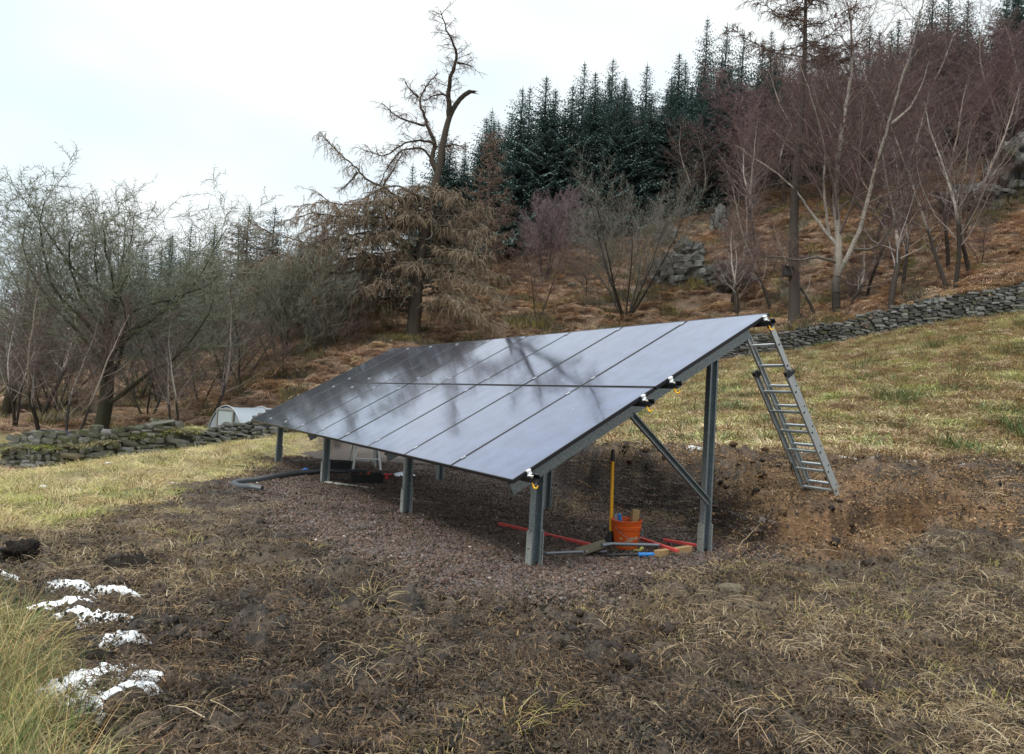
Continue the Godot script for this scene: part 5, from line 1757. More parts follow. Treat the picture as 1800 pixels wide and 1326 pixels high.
func build_trees() -> void:
	var g := RandomNumberGenerator.new()
	g.seed = 31
	# --- spruces
	var sp := [spruce(1, 15.0, 4.4, 0.02), spruce(2, 15.0, 5.0, 0.03), spruce(3, 15.0, 4.0, 0.02), spruce(4, 15.0, 4.7, 0.03), spruce(5, 15.0, 4.3, 0.02), spruce(6, 15.0, 3.6, 0.03)]
	var tops := [  # x, z, height: the ones whose tops show against the sky
		[-2.8, -60.0, 14.6, "spruce with a lone spire just right of the big larch"], [0.2, -60.0, 14.8, "spruce second from the left in the forest skyline"],
		[2.2, -62.0, 14.5, "slender spruce behind the bare dead snag"], [4.5, -60.0, 15.8, "tall spruce spire in the middle of the forest skyline"],
		[6.8, -60.0, 15.4, "spruce spire right of the middle of the forest skyline"], [8.1, -62.0, 13.6, "lower spruce top between two taller spires"],
		[9.6, -60.0, 14.0, "pointed spruce in the right half of the forest skyline"], [11.6, -60.0, 12.4, "shorter spruce left of the tallest forest spire"],
		[12.9, -61.0, 14.0, "spruce close beside the tallest forest spire"], [14.3, -60.0, 16.6, "tallest spruce of the forest skyline"], [15.9, -60.0, 16.0, "spruce directly right of the tallest one"],
		[17.3, -60.0, 15.2, "thin spruce spire left of the purple birch crowns"], [19.2, -61.0, 14.8, "spruce spire partly behind the purple birch crowns"]]
	for e in tops:
		plant(sp[g.randi() % 6], e[0], e[1], Vector3(g.randf_range(0.85, 1.05), e[2] / 15.0, g.randf_range(0.85, 1.05)), g.randf() * TAU, e[3], "spruces of the hillside forest")
	var front := []
	for k in 22:
		var x := lerpf(-6.0, 15.0, k / 21.0) + g.randf_range(-0.4, 0.4)
		var z := -51.0 - maxf(x - 6.0, 0.0) * 0.35 - (4.0 if x < -1.0 else 0.0) + g.randf_range(-1.0, 1.0)
		var h := g.randf_range(8.5, 12.0)
		front.append(plant(sp[k % 6], x, z, Vector3(h / 12.0, h / 15.0, h / 12.0), g.randf() * TAU, "", "spruces of the hillside forest"))
	rank_labels(front, "", " spruce from the left along the front edge of the hillside forest")
	for k in 105:
		var x := lerpf(-6.5, 23.0, g.randf())
		var z := g.randf_range(-64.0, -54.0 - maxf(x - 8.0, 0.0) * 0.35)
		if x < 0.0 and z > -53.0: z -= 4.0
		var h := g.randf_range(8.5, 12.0)
		plant(sp[k % 6], x, z, Vector3(h / 13.5, h / 15.0, h / 13.5), g.randf() * TAU, "dark green spruce in the crowded ranks inside the hillside forest", "spruces of the hillside forest")
	var group := []
	var leftsp := [[-30.2, -60.0, 11.8], [-28.5, -61.0, 12.6], [-26.4, -60.0, 13.6], [-24.5, -60.0, 13.4], [-22.5, -62.0, 11.0], [-21.3, -60.0, 9.6], [-19.6, -62.0, 10.6], [-27.2, -57.0, 10.6], [-24.9, -57.0, 10.4], [-22.9, -56.0, 8.6], [-29.5, -56.0, 10.0], [-32.2, -58.0, 10.4], [-17.8, -60.0, 9.5], [-34.5, -60.0, 10.0], [-31.0, -54.0, 8.5], [-20.0, -55.0, 6.8]]
	for k in 16:
		leftsp.append([lerpf(-37.0, -15.5, k / 15.0), g.randf_range(-58.0, -50.0), g.randf_range(7.5, 11.5)])
	for e in leftsp:
		group.append(plant(sp[g.randi() % 6], e[0], e[1], Vector3(e[2] / 12.5, e[2] / 16.8, e[2] / 12.5), g.randf() * TAU, "", "spruces behind the oak"))
	rank_labels(group, "", " spruce from the left behind the lichen-covered oak")
	group.clear()
	for e in [[-11.8, -60.0, 13.5], [-9.2, -62.0, 14.6], [-7.0, -61.0, 15.0], [-14.2, -62.0, 11.0], [-5.0, -63.0, 14.5], [-16.0, -62.0, 10.5]]:
		group.append(plant(sp[g.randi() % 6], e[0], e[1], Vector3(e[2] / 15.5, e[2] / 15.0, e[2] / 15.5), g.randf() * TAU, "", "spruces behind the larch"))
	rank_labels(group, "", " spruce from the left behind the crown of the big larch")
	group.clear()
	for k in 22:
		var x := lerpf(30.0, 58.0, g.randf())
		var z := g.randf_range(-72.0, -56.0)
		var h := g.randf_range(13.0, 17.0)
		plant(sp[k % 6], x, z, Vector3(h / 14.0, h / 15.0, h / 14.0), g.randf() * TAU, "dark spruce at the top right above the purple birches", "spruces at the top right")
	for k in 9:
		var x := lerpf(20.0, 30.0, k / 8.0)
		group.append(plant(sp[k % 6], x, g.randf_range(-66.0, -60.0), Vector3(0.95, g.randf_range(0.9, 1.08), 0.95), g.randf() * TAU, "", "spruces of the upper skyline"))
	rank_labels(group, "", " spruce from the left behind the upper purple birch crowns")
	group.clear()
	for s in sp: s.free()
	# dead snag
	var sn := MB.new()
	var pts := PackedVector3Array()
	var rr := PackedFloat32Array()
	for k in 9:
		pts.append(Vector3(0.05 * sin(k * 1.3), 9.0 * k / 8.0, 0.0)); rr.append(lerpf(0.14, 0.03, k / 8.0))
	sn.tube(pts, rr, 7, Color(0.36, 0.3, 0.23), Color(0.3, 0.25, 0.2))
	for k in 14:
		var y := g.randf_range(3.5, 8.7)
		var az := g.randf() * TAU
		sn.spike(Vector3(0, y, 0), Vector3(cos(az), g.randf_range(-0.3, 0.2), sin(az)) * g.randf_range(0.4, 1.0) + Vector3(0, y, 0), 0.02, Color(0.3, 0.25, 0.2))
	single("dead_snag", sn, grainy("rough_bark", 0.9, 2.5, 0.5, 1.0, 2.5), "bare pale dead trunk standing in front of the spruces", "tree", Transform3D(Basis(), at_ground(2.0, -53.0, -0.1)))
	build_larch()
	# --- other larches
	var l1 := small_larch(5, 10.0, 0.08, 2.8, Color(0.19, 0.13, 0.10))
	plant(l1, -11.0, -44.0, Vector3(1.15, 0.72, 1.15), 0.4, "bare reddish larch left of the big gnarled larch")
	plant(l1, -13.6, -50.0, Vector3(1.0, 0.85, 1.0), 2.4, "thin bare larch with a pointed tip on the left skyline")
	plant(l1, -1.9, -44.0, Vector3(0.95, 1.0, 0.95), 1.0, "bare larch tucked behind the right side of the big larch")
	plant(l1, -18.4, -49.0, Vector3(1.3, 0.9, 1.3), 3.1, "bare larch beside the spruces at the left end of the larch group")
	plant(l1, -15.6, -46.0, Vector3(1.1, 0.7, 1.1), 5.0, "low bare larch at the left end of the larch group")
	l1.free()
	var l2 := small_larch(8, 18.0, 0.62, 3.4, Color(0.13, 0.08, 0.06))
	plant(l2, 11.42, -30.9, Vector3(1, 1, 1), 0.0, "tall straight larch behind the wall whose crown leaves the picture")
	l2.free()
	# --- oaks
	var o1 := oak(12, 10.8)
	plant(o1, -15.2, -28.0, Vector3(1.08, 0.97, 1.08), 2.2, "large spreading oak grey-green with lichen behind the shed")
	o1.free()
	var o2 := oak(15, 11.5)
	plant(o2, -22.4, -33.5, Vector3(0.98, 0.97, 0.98), 0.7, "second lichen-grey oak at the left edge of the picture")
	plant(o2, -10.6, -35.0, Vector3(0.62, 0.58, 0.62), 3.0, "smaller lichen-green oak between the big oak and the larches")
	o2.free()
	# --- birches
	var b1 := birch(21, 1, 10.0, 0.13, 0.15, 10)
	var b2 := big_birch()
	var b3 := birch(25, 2, 9.5, 0.125, 0.25, 11)
	var b4 := birch(28, 2, 9.0, 0.075, 0.25, 20, Color(0.125, 0.082, 0.084), Color(0.5, 0.31, 0.29))
	plant(b2, 12.85, -30.0, Vector3(1, 1, 1), 0.0, "large white-barked birch with several spreading stems behind the wall", "", Vector3.ZERO, 0.2)
	plant(b1, 14.06, -28.1, Vector3(0.9, 0.95, 0.9), 1.2, "slim white birch leaning right just behind the wall", "", Vector3(0, 0, -0.07))
	plant(b3, 16.26, -28.0, Vector3(1, 1.02, 1), 2.0, "forked white birch behind the wall near the right edge", "", Vector3(0, 0, -0.04))
	plant(b1, 18.0, -29.8, Vector3(0.7, 0.62, 0.7), 4.0, "short dark-limbed birch beside the forked birch")
	plant(b1, 11.0, -38.0, Vector3(0.8, 0.62, 0.8), 0.3, "leaning white birch on the rocky slope", "", Vector3(0, 0, 0.3))
	plant(b3, 9.99, -33.8, Vector3(0.7, 0.6, 0.7), 1.4, "grey birch above the corner of the array")
	for e in [[15.4, -33.0, 0.8, "slender white birch stem right of the large birch"], [17.3, -33.5, 0.85, "pale birch stem behind the leaning slim birch"], [19.6, -34.0, 0.9, "pale birch stem near the right edge above the bracken"], [18.6, -39.0, 0.95, "white birch stem halfway up the bracken slope"], [13.6, -43.0, 0.8, "white birch stem beside the rocky knoll"], [22.0, -37.0, 0.9, "white birch stem in front of the grey rock slab"]]:
		plant(b1, e[0], e[1], Vector3(e[2] * 0.8, e[2], e[2] * 0.8), g.randf() * TAU, e[3], "pale birch stems on the bracken slope")
	plant(b1, 12.3, -36.0, Vector3(0.7, 0.72, 0.7), 3.0, "thin white birch stem left of the tall larch trunk")
	plant(b1, 13.6, -30.6, Vector3(0.6, 0.5, 0.6), 0.9, "small dark birch stem leaning right beside the large birch", "", Vector3(0, 0, -0.3))
	plant(b1, 12.3, -30.7, Vector3(0.6, 0.45, 0.6), 2.9, "thin dark stem between the larch trunk and the large birch")
	var lb := [[-14.03, -24.2, 0.6, "pinkish young birch in front of the oak trunk"], [-15.55, -25.0, 0.58, "young birch at the left edge with pale forked stem"], [-11.53, -26.0, 0.56, "slender white birch right of the oak trunk"], [-11.3, -28.5, 0.6, "thin birch behind the slender white one"], [-17.4, -26.5, 0.62, "twiggy young birch at the far left edge"], [-18.6, -30.0, 0.7, "young birch behind the twiggy one at the left edge"]]
	for e in lb:
		plant(b3 if lb.find(e) % 2 == 0 else b1, e[0], e[1], Vector3(e[2] * 1.05, e[2], e[2] * 1.05), g.randf() * TAU, e[3], "young birches on the left")
	# purple birch crowns on the slope
	var pb := [[13.4, -53.0, 1.05], [11.9, -50.5, 0.72], [15.5, -51.0, 1.1], [17.5, -49.0, 1.05], [19.3, -47.0, 1.1], [20.5, -50.0, 1.2], [22.5, -47.5, 1.15], [24.5, -50.0, 1.25], [26.5, -47.0, 1.1], [28.5, -50.0, 1.2], [31.0, -48.0, 1.15], [33.0, -50.0, 1.2], [14.6, -47.5, 0.8], [20.4, -43.5, 0.8], [35.5, -48.0, 1.1], [20.0, -55.0, 1.3], [25.0, -55.0, 1.3], [30.0, -56.0, 1.3], [16.8, -55.5, 1.15], [37.0, -54.0, 1.2]]
	for e in pb:
		var k: float = e[2]
		group.append(plant(b4 if g.randf() < 0.65 else b3, e[0], e[1], Vector3(k * g.randf_range(1.15, 1.4), k, k * g.randf_range(1.15, 1.4)), g.randf() * TAU, "", "purple birches on the slope"))
	rank_labels(group, "", " purple-twigged birch from the left in the thicket on the slope")
	group.clear()
	for b in [b1, b2, b3, b4]: b.free()
	# --- shrubs and small trees behind the array
	var s1 := shrub(41, 7.0, Color(0.075, 0.068, 0.058), Color(0.13, 0.118, 0.1), 9, 0.62, 10, 0.03)
	plant(s1, 5.6, -38.0, Vector3(1.05, 1.02, 1.05), 0.4, "grey-green many-stemmed bare shrub behind the array")
	s1.free()
	var s2 := shrub(43, 4.0, Color(0.12, 0.095, 0.075), Color(0.13, 0.088, 0.078), 2, 0.3, 10, 0.04)
	plant(s2, 1.15, -37.5, Vector3(1.1, 1.05, 1.1), 0.0, "small bare brown tree behind the middle of the array")
	for e in [[-19.0, -25.2, 0.62, "tangled bare bush at the left edge behind the low wall"], [-13.0, -31.5, 0.75, "bare bush below the oak limbs"], [-9.4, -30.5, 0.6, "bare bush on the bank above the polytunnel"], [-7.6, -33.0, 0.55, "low bare bush on the bracken bank left of the larch trunk"], [3.9, -41.0, 0.6, "low bare bush on the bracken left of the grey shrub"], [-17.0, -23.2, 0.5, "thorny bush behind the left end of the low wall"], [13.2, -39.5, 0.7, "bare bush among the rocks right of the knoll"], [15.0, -34.0, 0.55, "low bare bush behind the large birch"], [20.5, -33.0, 0.5, "low bush on the bracken near the right edge"]]:
		plant(s2, e[0], e[1], Vector3(e[2] * 1.5, e[2], e[2] * 1.5), g.randf() * TAU, e[3])
	var s3 := shrub(47, 4.0, Color(0.12, 0.115, 0.09), Color(0.135, 0.135, 0.105), 3, 0.4, 11, 0.05)
	for k in 11:
		group.append(plant(s3, lerpf(-24.0, -8.5, k / 10.0), g.randf_range(-38.0, -30.0), Vector3(1.6, g.randf_range(0.9, 1.4), 1.6), g.randf() * TAU, "", "bare scrub under the oaks"))
	rank_labels(group, "", " bare scrub bush from the left under and behind the oaks")
	group.clear()
	s2.free()
	s3.free()
	var s4 := shrub(51, 5.2, Color(0.13, 0.095, 0.09), Color(0.145, 0.105, 0.112), 6, 0.26, 17, 0.1)
	plant(s4, 1.6, -44.5, Vector3(1.15, 1, 1.15), 0.3, "rounded purple-grey bare tree in front of the forest edge")
	s4.free()
	# gorse
	var gm := MB.new()
	for k in 900:
		var d := rv(g).normalized()
		d.y = absf(d.y)
		var o := d * Vector3(0.5, 0.45, 0.4) * g.randf_range(0.5, 1.0)
		gm.spike(o, o + (d + rv(g) * 0.6).normalized() * 0.16, 0.012, vary(Color(0.05, 0.045, 0.035), g, 0.4))
	single("gorse_bush", gm, leafy("twigs", 0.8), "small dark gorse bush above the corner of the array", "bush", Transform3D(Basis(), at_ground(10.35, -33.0, 0.0)))
	# nest box on the larch
	var nbx := thing("nest_box", "black nest box fixed to the tall larch trunk", "nest box", Transform3D(Basis.from_euler(Vector3(0, 0.2, 0)), at_ground(11.42, -30.9) + Vector3(-0.28, 2.05, 0.1)))
	var m1 := MB.new()
	m1.obox(Vector3(0, 0.2, 0), Basis(), Vector3(0.36, 0.4, 0.3), 0.01, WHITE)
	part("box", m1, paint("black_board", Color(0.02, 0.018, 0.022), 0.7), nbx)
	var m2 := MB.new()
	m2.obox(Vector3(0, 0.42, 0.03), Basis.from_euler(Vector3(0.2, 0, 0)), Vector3(0.42, 0.025, 0.42), 0.004, WHITE)
	part("roof", m2, paint("black_board", Color(0.02, 0.018, 0.022), 0.7), nbx)

# ---------------------------------------------------------------- ground cover
func blades(count: int, rad: float, len0: float, len1: float, w: float, lean: float, droop: float, cols: Array, sd: int, segs := 3) -> MB:
	var g := RandomNumberGenerator.new()
	g.seed = sd
	var mb := MB.new()
	for k in count:
		var az := g.randf() * TAU
		var o := Vector3(cos(az), 0, sin(az)) * rad * sqrt(g.randf())
		var az2 := az + g.randf_range(-1.0, 1.0)
		var out := Vector3(cos(az2), 0, sin(az2))
		var L := g.randf_range(len0, len1)
		var d := (Vector3.UP + out * lean * g.randf_range(0.2, 1.4)).normalized()
		var p := PackedVector3Array([o])
		for j in segs:
			o += d * L / segs
			p.append(o)
			d = (d + out * droop * g.randf_range(0.3, 1.0) + Vector3.DOWN * droop * 0.7).normalized()
		var c: Color = vary(cols[g.randi() % cols.size()], g, 0.2)
		mb.blade(p, w * g.randf_range(0.7, 1.3), out.cross(Vector3.UP).normalized(), c, c * 1.15)
	return mb

# straws and shreds lying flat
func litter(count: int, rad: float, len0: float, len1: float, w: float, cols: Array, sd: int, lift := 0.02) -> MB:
	var g := RandomNumberGenerator.new()
	g.seed = sd
	var mb := MB.new()
	var grain := g.randf() * PI
	for k in count:
		var az := g.randf() * TAU
		var o := Vector3(cos(az), 0, sin(az)) * rad * sqrt(g.randf()) + Vector3.UP * g.randf_range(0.0, lift)
		var a := grain + g.randfn(0.0, 0.8)
		var L := g.randf_range(len0, len1)
		var bend := g.randf_range(-0.9, 0.9)
		var p := PackedVector3Array([o])
		var h := g.randf_range(0.0, lift * 1.2)
		for j in 3:
			var d := Vector3(cos(a), 0, sin(a))
			o += d * L / 3.0
			p.append(o + Vector3.UP * (h if j < 2 else -0.004))
			a += bend * 0.5
		var c: Color = vary(cols[g.randi() % cols.size()], g, 0.25)
		mb.blade(p, w * g.randf_range(0.6, 1.4), Vector3(-sin(a), g.randf_range(-0.4, 0.4), cos(a)).normalized(), c, c)
	return mb

func pebbles(count: int, rad: float, s0: float, s1: float, cols: Array, sd: int) -> MB:
	var g := RandomNumberGenerator.new()
	g.seed = sd
	var mb := MB.new()
	for k in count:
		var o := Vector3(g.randf_range(-rad, rad), 0, g.randf_range(-rad, rad))
		var s := g.randf_range(s0, s1)
		o.y = s * 0.1
		var bs := Basis.from_euler(rv(g) * 3.0) * Basis.from_scale(Vector3(1.0, g.randf_range(0.5, 0.9), g.randf_range(0.6, 1.0)) * s)
		var p := []
		for e in [Vector3(1, 0, 0), Vector3(0, 1, 0), Vector3(0, 0, 1), Vector3(-1, 0, 0), Vector3(0, -1, 0), Vector3(0, 0, -1)]:
			p.append(o + bs * (e + rv(g) * 0.35))
		var c: Color = vary(cols[g.randi() % cols.size()], g, 0.3)
		for f in [[0, 1, 2], [1, 3, 2], [3, 4, 2], [4, 0, 2], [1, 0, 5], [3, 1, 5], [4, 3, 5], [0, 4, 5]]:
			mb.face([p[f[0]], p[f[1]], p[f[2]]], (p[f[0]] + p[f[1]] + p[f[2]]) / 3.0 - o, c)
	return mb

func scatter(called: String, label: String, category: String, m: Mesh, tries: int, d0: float, d1: float, power: float, dens: Callable, s0: float, s1: float, tints: Array, sd: int, lift := 0.0, tilt := 0.15, wide := 0.85) -> void:
	var g := RandomNumberGenerator.new()
	g.seed = sd
	var buf := PackedFloat32Array()
	var n := 0
	for k in tries:
		var d := pow(lerpf(pow(d0, power), pow(d1, power), g.randf()), 1.0 / power)
		var x := g.randf_range(-1, 1) * (d * wide + 1.2)
		var z := -d
		var roll := g.randf()
		var s := site(x, z)
		var p: float = dens.call(x, z, s)
		if roll >= p: continue
		var sc := g.randf_range(s0, s1)
		var b := Basis.from_euler(Vector3(g.randf_range(-tilt, tilt), g.randf() * TAU, g.randf_range(-tilt, tilt))).scaled(Vector3.ONE * sc)
		var pick := clampf(nz.get_noise_2d(x * 0.7 + sd, z * 0.7) * 0.9 + 0.5 + g.randf_range(-0.35, 0.35), 0.0, 0.999)
		var t: Color = tints[int(pick * tints.size())]
		var q := g.randf_range(0.8, 1.2)
		buf.append_array([b.x.x, b.y.x, b.z.x, x, b.x.y, b.y.y, b.z.y, s[0] + lift, b.x.z, b.y.z, b.z.z, z, t.r * q, t.g * q, t.b * q, 1.0])
		n += 1
	print(called, " ", n)
	if n == 0: return
	var mm := MultiMesh.new()
	mm.transform_format = MultiMesh.TRANSFORM_3D
	mm.use_colors = true
	mm.mesh = m
	mm.instance_count = n
	mm.buffer = buf
	var o := MultiMeshInstance3D.new()
	o.name = numbered(called)
	o.multimesh = mm
	add_child(o, true)
	tag(o, label, category, "", "stuff")

func left_wall(x: float, z: float) -> bool:
	var p := Vector2(x, z)
	var line := [Vector2(-13.6, -20.6), Vector2(-12.5, -20.2), Vector2(-11.0, -20.0), Vector2(-9.6, -20.3), Vector2(-8.6, -20.8)]
	for k in 4:
		if Geometry2D.get_closest_point_to_segment(p, line[k], line[k + 1]).distance_to(p) < 0.22:
			return nz.get_noise_2d(x * 1.5, z * 1.5) > -0.1
	return false

func build_cover() -> void:
	var cov := leafy("dry_plants", 0.75, 0.4)
	var straw := [Color(0.31, 0.225, 0.13), Color(0.20, 0.14, 0.078), Color(0.42, 0.325, 0.20), Color(0.12, 0.085, 0.05)]
	var mudc := [Color(0.085, 0.062, 0.043), Color(0.045, 0.034, 0.026), Color(0.12, 0.088, 0.056), Color(0.06, 0.045, 0.033), Color(0.18, 0.135, 0.08)]
	var one := [WHITE]
	# near mud: shreds of grass and roots trodden in
	var sh := litter(26, 0.14, 0.03, 0.12, 0.0022, mudc, 1, 0.018).mesh(cov)
	scatter("trodden_shreds", "short dark shreds of trodden grass in the mud", "litter", sh, 22000, 2.2, 12.0, -0.4, func(x, z, s): return s[7] * smoothstep(-0.25, 0.3, nz.get_noise_2d(x * 1.6 + 3.0, z * 1.6)) * (1.0 - 0.2 * s[2]), 0.7, 1.5, [WHITE, Color(1.2, 1.05, 0.9), Color(0.8, 0.8, 0.8)], 2, 0.002, 0.25)
	var st := litter(26, 0.17, 0.05, 0.2, 0.0015, straw, 3, 0.03).mesh(cov)
	scatter("loose_straw", "pale straws and dead grass lying on the mud", "litter", st, 34000, 2.2, 13.0, -0.2, func(x, z, s): return s[7] * clampf(0.01 + s[6] * 0.3 * smoothstep(-0.35, 0.25, nb.get_noise_2d(x * 1.3, z * 1.3)) + smoothstep(0.2, 0.5, nb.get_noise_2d(x * 0.9, z * 0.9)) * 0.08, 0.0, 1.0) * (1.0 - 0.4 * s[2]), 0.7, 1.4, one, 4, 0.004, 0.2)
	var cl := pebbles(26, 0.14, 0.003, 0.012, [Color(0.07, 0.055, 0.042), Color(0.1, 0.08, 0.06), Color(0.045, 0.038, 0.032)], 5).mesh(leafy("crumbs", 0.85))
	scatter("mud_crumbs", "dark crumbs of churned mud", "earth", cl, 12000, 2.2, 13.0, -0.2, func(x, z, s): return s[7], 0.6, 1.6, [WHITE, Color(1.3, 1.2, 1.1)], 6, 0.0, 0.3)
	var lump := MB.new()
	for a in 9:
		for b in 14:
			var th := PI * a / 8.0
			var ph := TAU * b / 13.0
			var q := Vector3(sin(th) * cos(ph), cos(th), sin(th) * sin(ph))
			var r := 1.0 + 0.9 * nz.get_noise_3dv(q * 1.1) + 0.35 * nz.get_noise_3dv(q * 3.5)
			lump.v.append(q * r * Vector3(0.5, 0.3, 0.42)); lump.n.append(q); lump.c.append(Color(0.062, 0.047, 0.036).lerp(Color(0.03, 0.024, 0.02), smoothstep(-0.2, 0.3, nz.get_noise_3dv(q * 3.0))))
	for a in 8:
		for b in 13:
			var k := a * 14 + b
			for f in [[k, k + 1, k + 15], [k, k + 15, k + 14]]:
				if (lump.v[f[2]] - lump.v[f[0]]).cross(lump.v[f[1]] - lump.v[f[0]]).dot(lump.v[f[0]] + lump.v[f[1]] + lump.v[f[2]]) < 0.0:
					f.reverse()
				lump.i.append_array(f)
	scatter("mud_clods", "rounded dark clods of turned mud", "earth", lump.mesh(grainy("wet_peat", 0.6, 9.0, 0.5, 1.0)), 5000, 2.2, 12.0, -0.2, func(x, z, s): return s[7] * (1.0 - 0.6 * s[6]) * smoothstep(-0.05, 0.35, nb.get_noise_2d(x * 0.9 + 11.0, z * 0.9)), 0.03, 0.13, [WHITE, Color(1.4, 1.3, 1.2), Color(0.8, 0.8, 0.8)], 33, -0.01, 0.6)
	scatter("soil_clods", "clods of reddish soil in the dug bank behind the array", "earth", lump.mesh(grainy("dug_soil", 0.8, 9.0, 0.5, 1.0)), 4000, 6.0, 13.0, 1.0, func(x, z, s): return smoothstep(0.25, 0.7, s[2]) * (1.0 - s[1]) * smoothstep(-0.25, 0.25, nz.get_noise_2d(x * 1.1, z * 1.1)), 0.03, 0.12, [Color(3.2, 2.5, 1.7), Color(2.2, 1.8, 1.35), WHITE], 34, 0.0, 0.6)
	var so := pebbles(60, 0.22, 0.003, 0.013, [Color(0.24, 0.145, 0.075), Color(0.16, 0.10, 0.056), Color(0.10, 0.066, 0.042), Color(0.29, 0.19, 0.10)], 7).mesh(leafy("crumbs", 0.85))
	scatter("soil_crumbs", "orange-brown crumbs of dug soil behind the gravel pad", "earth", so, 5000, 6.0, 13.0, 1.0, func(x, z, s): return smoothstep(0.2, 0.7, s[2]) * (1.0 - s[1]), 0.6, 1.6, one, 8, 0.0, 0.4)
	# gravel
	var gr := pebbles(60, 0.16, 0.005, 0.018, [Color(0.10, 0.073, 0.058), Color(0.077, 0.06, 0.051), Color(0.125, 0.092, 0.072), Color(0.112, 0.098, 0.086), Color(0.056, 0.045, 0.039)], 9).mesh(leafy("gravel", 0.8))
	scatter("gravel", "reddish-purple crushed gravel of the pad", "gravel", gr, 26000, 5.0, 16.0, -0.3, func(x, z, s): return smoothstep(0.25, 0.6, s[1]), 0.8, 1.5, [WHITE, Color(1.2, 1.1, 1.1), Color(0.85, 0.85, 0.85)], 10, 0.0, 0.1)
	var pp := pebbles(3, 0.2, 0.01, 0.022, [Color(0.30, 0.23, 0.17), Color(0.36, 0.31, 0.25)], 11).mesh(leafy("gravel", 0.8))
	scatter("pale_pebbles", "pale pebbles strewn over the gravel", "gravel", pp, 1800, 4.6, 12.0, -0.5, func(x, z, s): return smoothstep(0.15, 0.6, s[1]) * smoothstep(0.0, 0.4, nb.get_noise_2d(x, z) + 0.1), 0.7, 1.3, one, 12)
	# matted grass tufts
	var t1 := blades(34, 0.12, 0.06, 0.22, 0.0032, 2.6, 0.6, [Color(0.42, 0.34, 0.19), Color(0.34, 0.27, 0.145), Color(0.28, 0.25, 0.11), Color(0.5, 0.42, 0.26)], 13).mesh(cov)
	scatter("pale_grass", "matted pale winter grass on the left", "grass", t1, 26000, 5.5, 27.0, 0.9, func(x, z, s): return smoothstep(0.25, 0.7, s[3]) if x < 0.0 else 0.0, 0.7, 1.3, [Color(0.75, 0.9, 0.5), WHITE, Color(1.05, 1.0, 0.92), Color(0.75, 0.65, 0.55)], 14, -0.01, 0.4)
	scatter("mud_grass", "surviving tufts of flattened grass in the mud", "grass", t1, 5000, 2.4, 12.0, -0.2, func(x, z, s): return s[7] * clampf(s[6] * 0.35 + smoothstep(0.25, 0.5, nb.get_noise_2d(x * 0.7 + 20.0, z * 0.7)) * 0.45, 0.0, 1.0) * (1.0 - s[2]), 0.5, 0.95, [Color(0.75, 0.7, 0.62), Color(0.55, 0.5, 0.42), Color(0.6, 0.62, 0.38)], 15, -0.01, 0.5)
	var t2 := blades(34, 0.15, 0.05, 0.2, 0.005, 2.4, 0.6, [Color(0.49, 0.42, 0.27), Color(0.34, 0.335, 0.185), Color(0.34, 0.25, 0.17), Color(0.62, 0.54, 0.37), Color(0.19, 0.15, 0.105)], 16).mesh(cov)
	scatter("field_grass", "rough tussocky grass of the sloping field", "grass", t2, 110000, 9.5, 33.0, 1.0, func(x, z, s): return smoothstep(0.45, 0.8, s[4]), 0.7, 1.5, [Color(0.85, 1.0, 0.65), WHITE, Color(1.1, 1.06, 0.95), Color(0.85, 0.68, 0.58), Color(0.6, 0.52, 0.46)], 17, -0.01, 0.3)
	var t3 := blades(30, 0.14, 0.15, 0.4, 0.007, 0.9, 0.35, [Color(0.10, 0.14, 0.05), Color(0.07, 0.11, 0.045), Color(0.16, 0.17, 0.07)], 18).mesh(cov)
	scatter("green_tufts", "green tufts of rush and weed in the sloping field", "grass", t3, 9000, 9.5, 30.0, 1.0, func(x, z, s): return smoothstep(0.5, 0.8, s[4]) * smoothstep(0.2, 0.5, nb.get_noise_2d(x * 0.55 + 4.0, z * 0.55)), 0.7, 1.3, one, 19)
	# rushes at the bottom left
	var r1 := blades(44, 0.11, 0.3, 0.72, 0.0024, 0.75, 0.2, [Color(0.10, 0.14, 0.055), Color(0.15, 0.19, 0.075), Color(0.36, 0.30, 0.16), Color(0.46, 0.38, 0.22), Color(0.06, 0.085, 0.035), Color(0.09, 0.12, 0.05), Color(0.26, 0.15, 0.07)], 20, 4).mesh(cov)
	scatter("rushes", "tall green and straw-coloured rushes at the bottom left corner", "rushes", r1, 4000, 2.0, 6.5, -0.2, func(x, z, s): return smoothstep(0.45, 0.75, s[5]), 0.4, 0.72, [WHITE, Color(1.15, 1.0, 0.85), Color(0.85, 1.0, 0.75)], 21, -0.02, 0.6, 1.0)
	var r2 := blades(40, 0.12, 0.12, 0.34, 0.0026, 1.5, 0.5, [Color(0.34, 0.28, 0.14), Color(0.4, 0.33, 0.18), Color(0.22, 0.2, 0.08)], 22, 4).mesh(cov)
	scatter("rush_thatch", "collapsed straw-coloured thatch under the rushes", "rushes", r2, 5200, 2.0, 7.0, -0.2, func(x, z, s): return smoothstep(0.3, 0.6, s[5]), 0.6, 1.0, [WHITE, Color(0.8, 0.7, 0.6)], 23, -0.02, 0.4, 1.0)
	# bracken and heather on the hillside
	var bm := MB.new()
	var g := RandomNumberGenerator.new()
	g.seed = 24
	for k in 15:
		var az := g.randf() * TAU
		var o := Vector3(g.randf_range(-0.2, 0.2), 0, g.randf_range(-0.2, 0.2))
		var out := Vector3(cos(az), 0, sin(az))
		var sd := Vector3(-sin(az), 0, cos(az))
		var d := (Vector3.UP * g.randf_range(0.15, 0.7) + out).normalized()
		var L := g.randf_range(0.4, 0.8)
		var c := vary([Color(0.50, 0.345, 0.235), Color(0.40, 0.27, 0.18), Color(0.58, 0.44, 0.32), Color(0.29, 0.2, 0.14)][k % 4], g)
		var p := PackedVector3Array([o])
		for j in 5:
			o += d * L / 5.0
			d = (d + Vector3.DOWN * 0.3 + rv(g) * 0.2).normalized()
			p.append(o)
		bm.blade(p, 0.007, sd, c * 0.8, c)
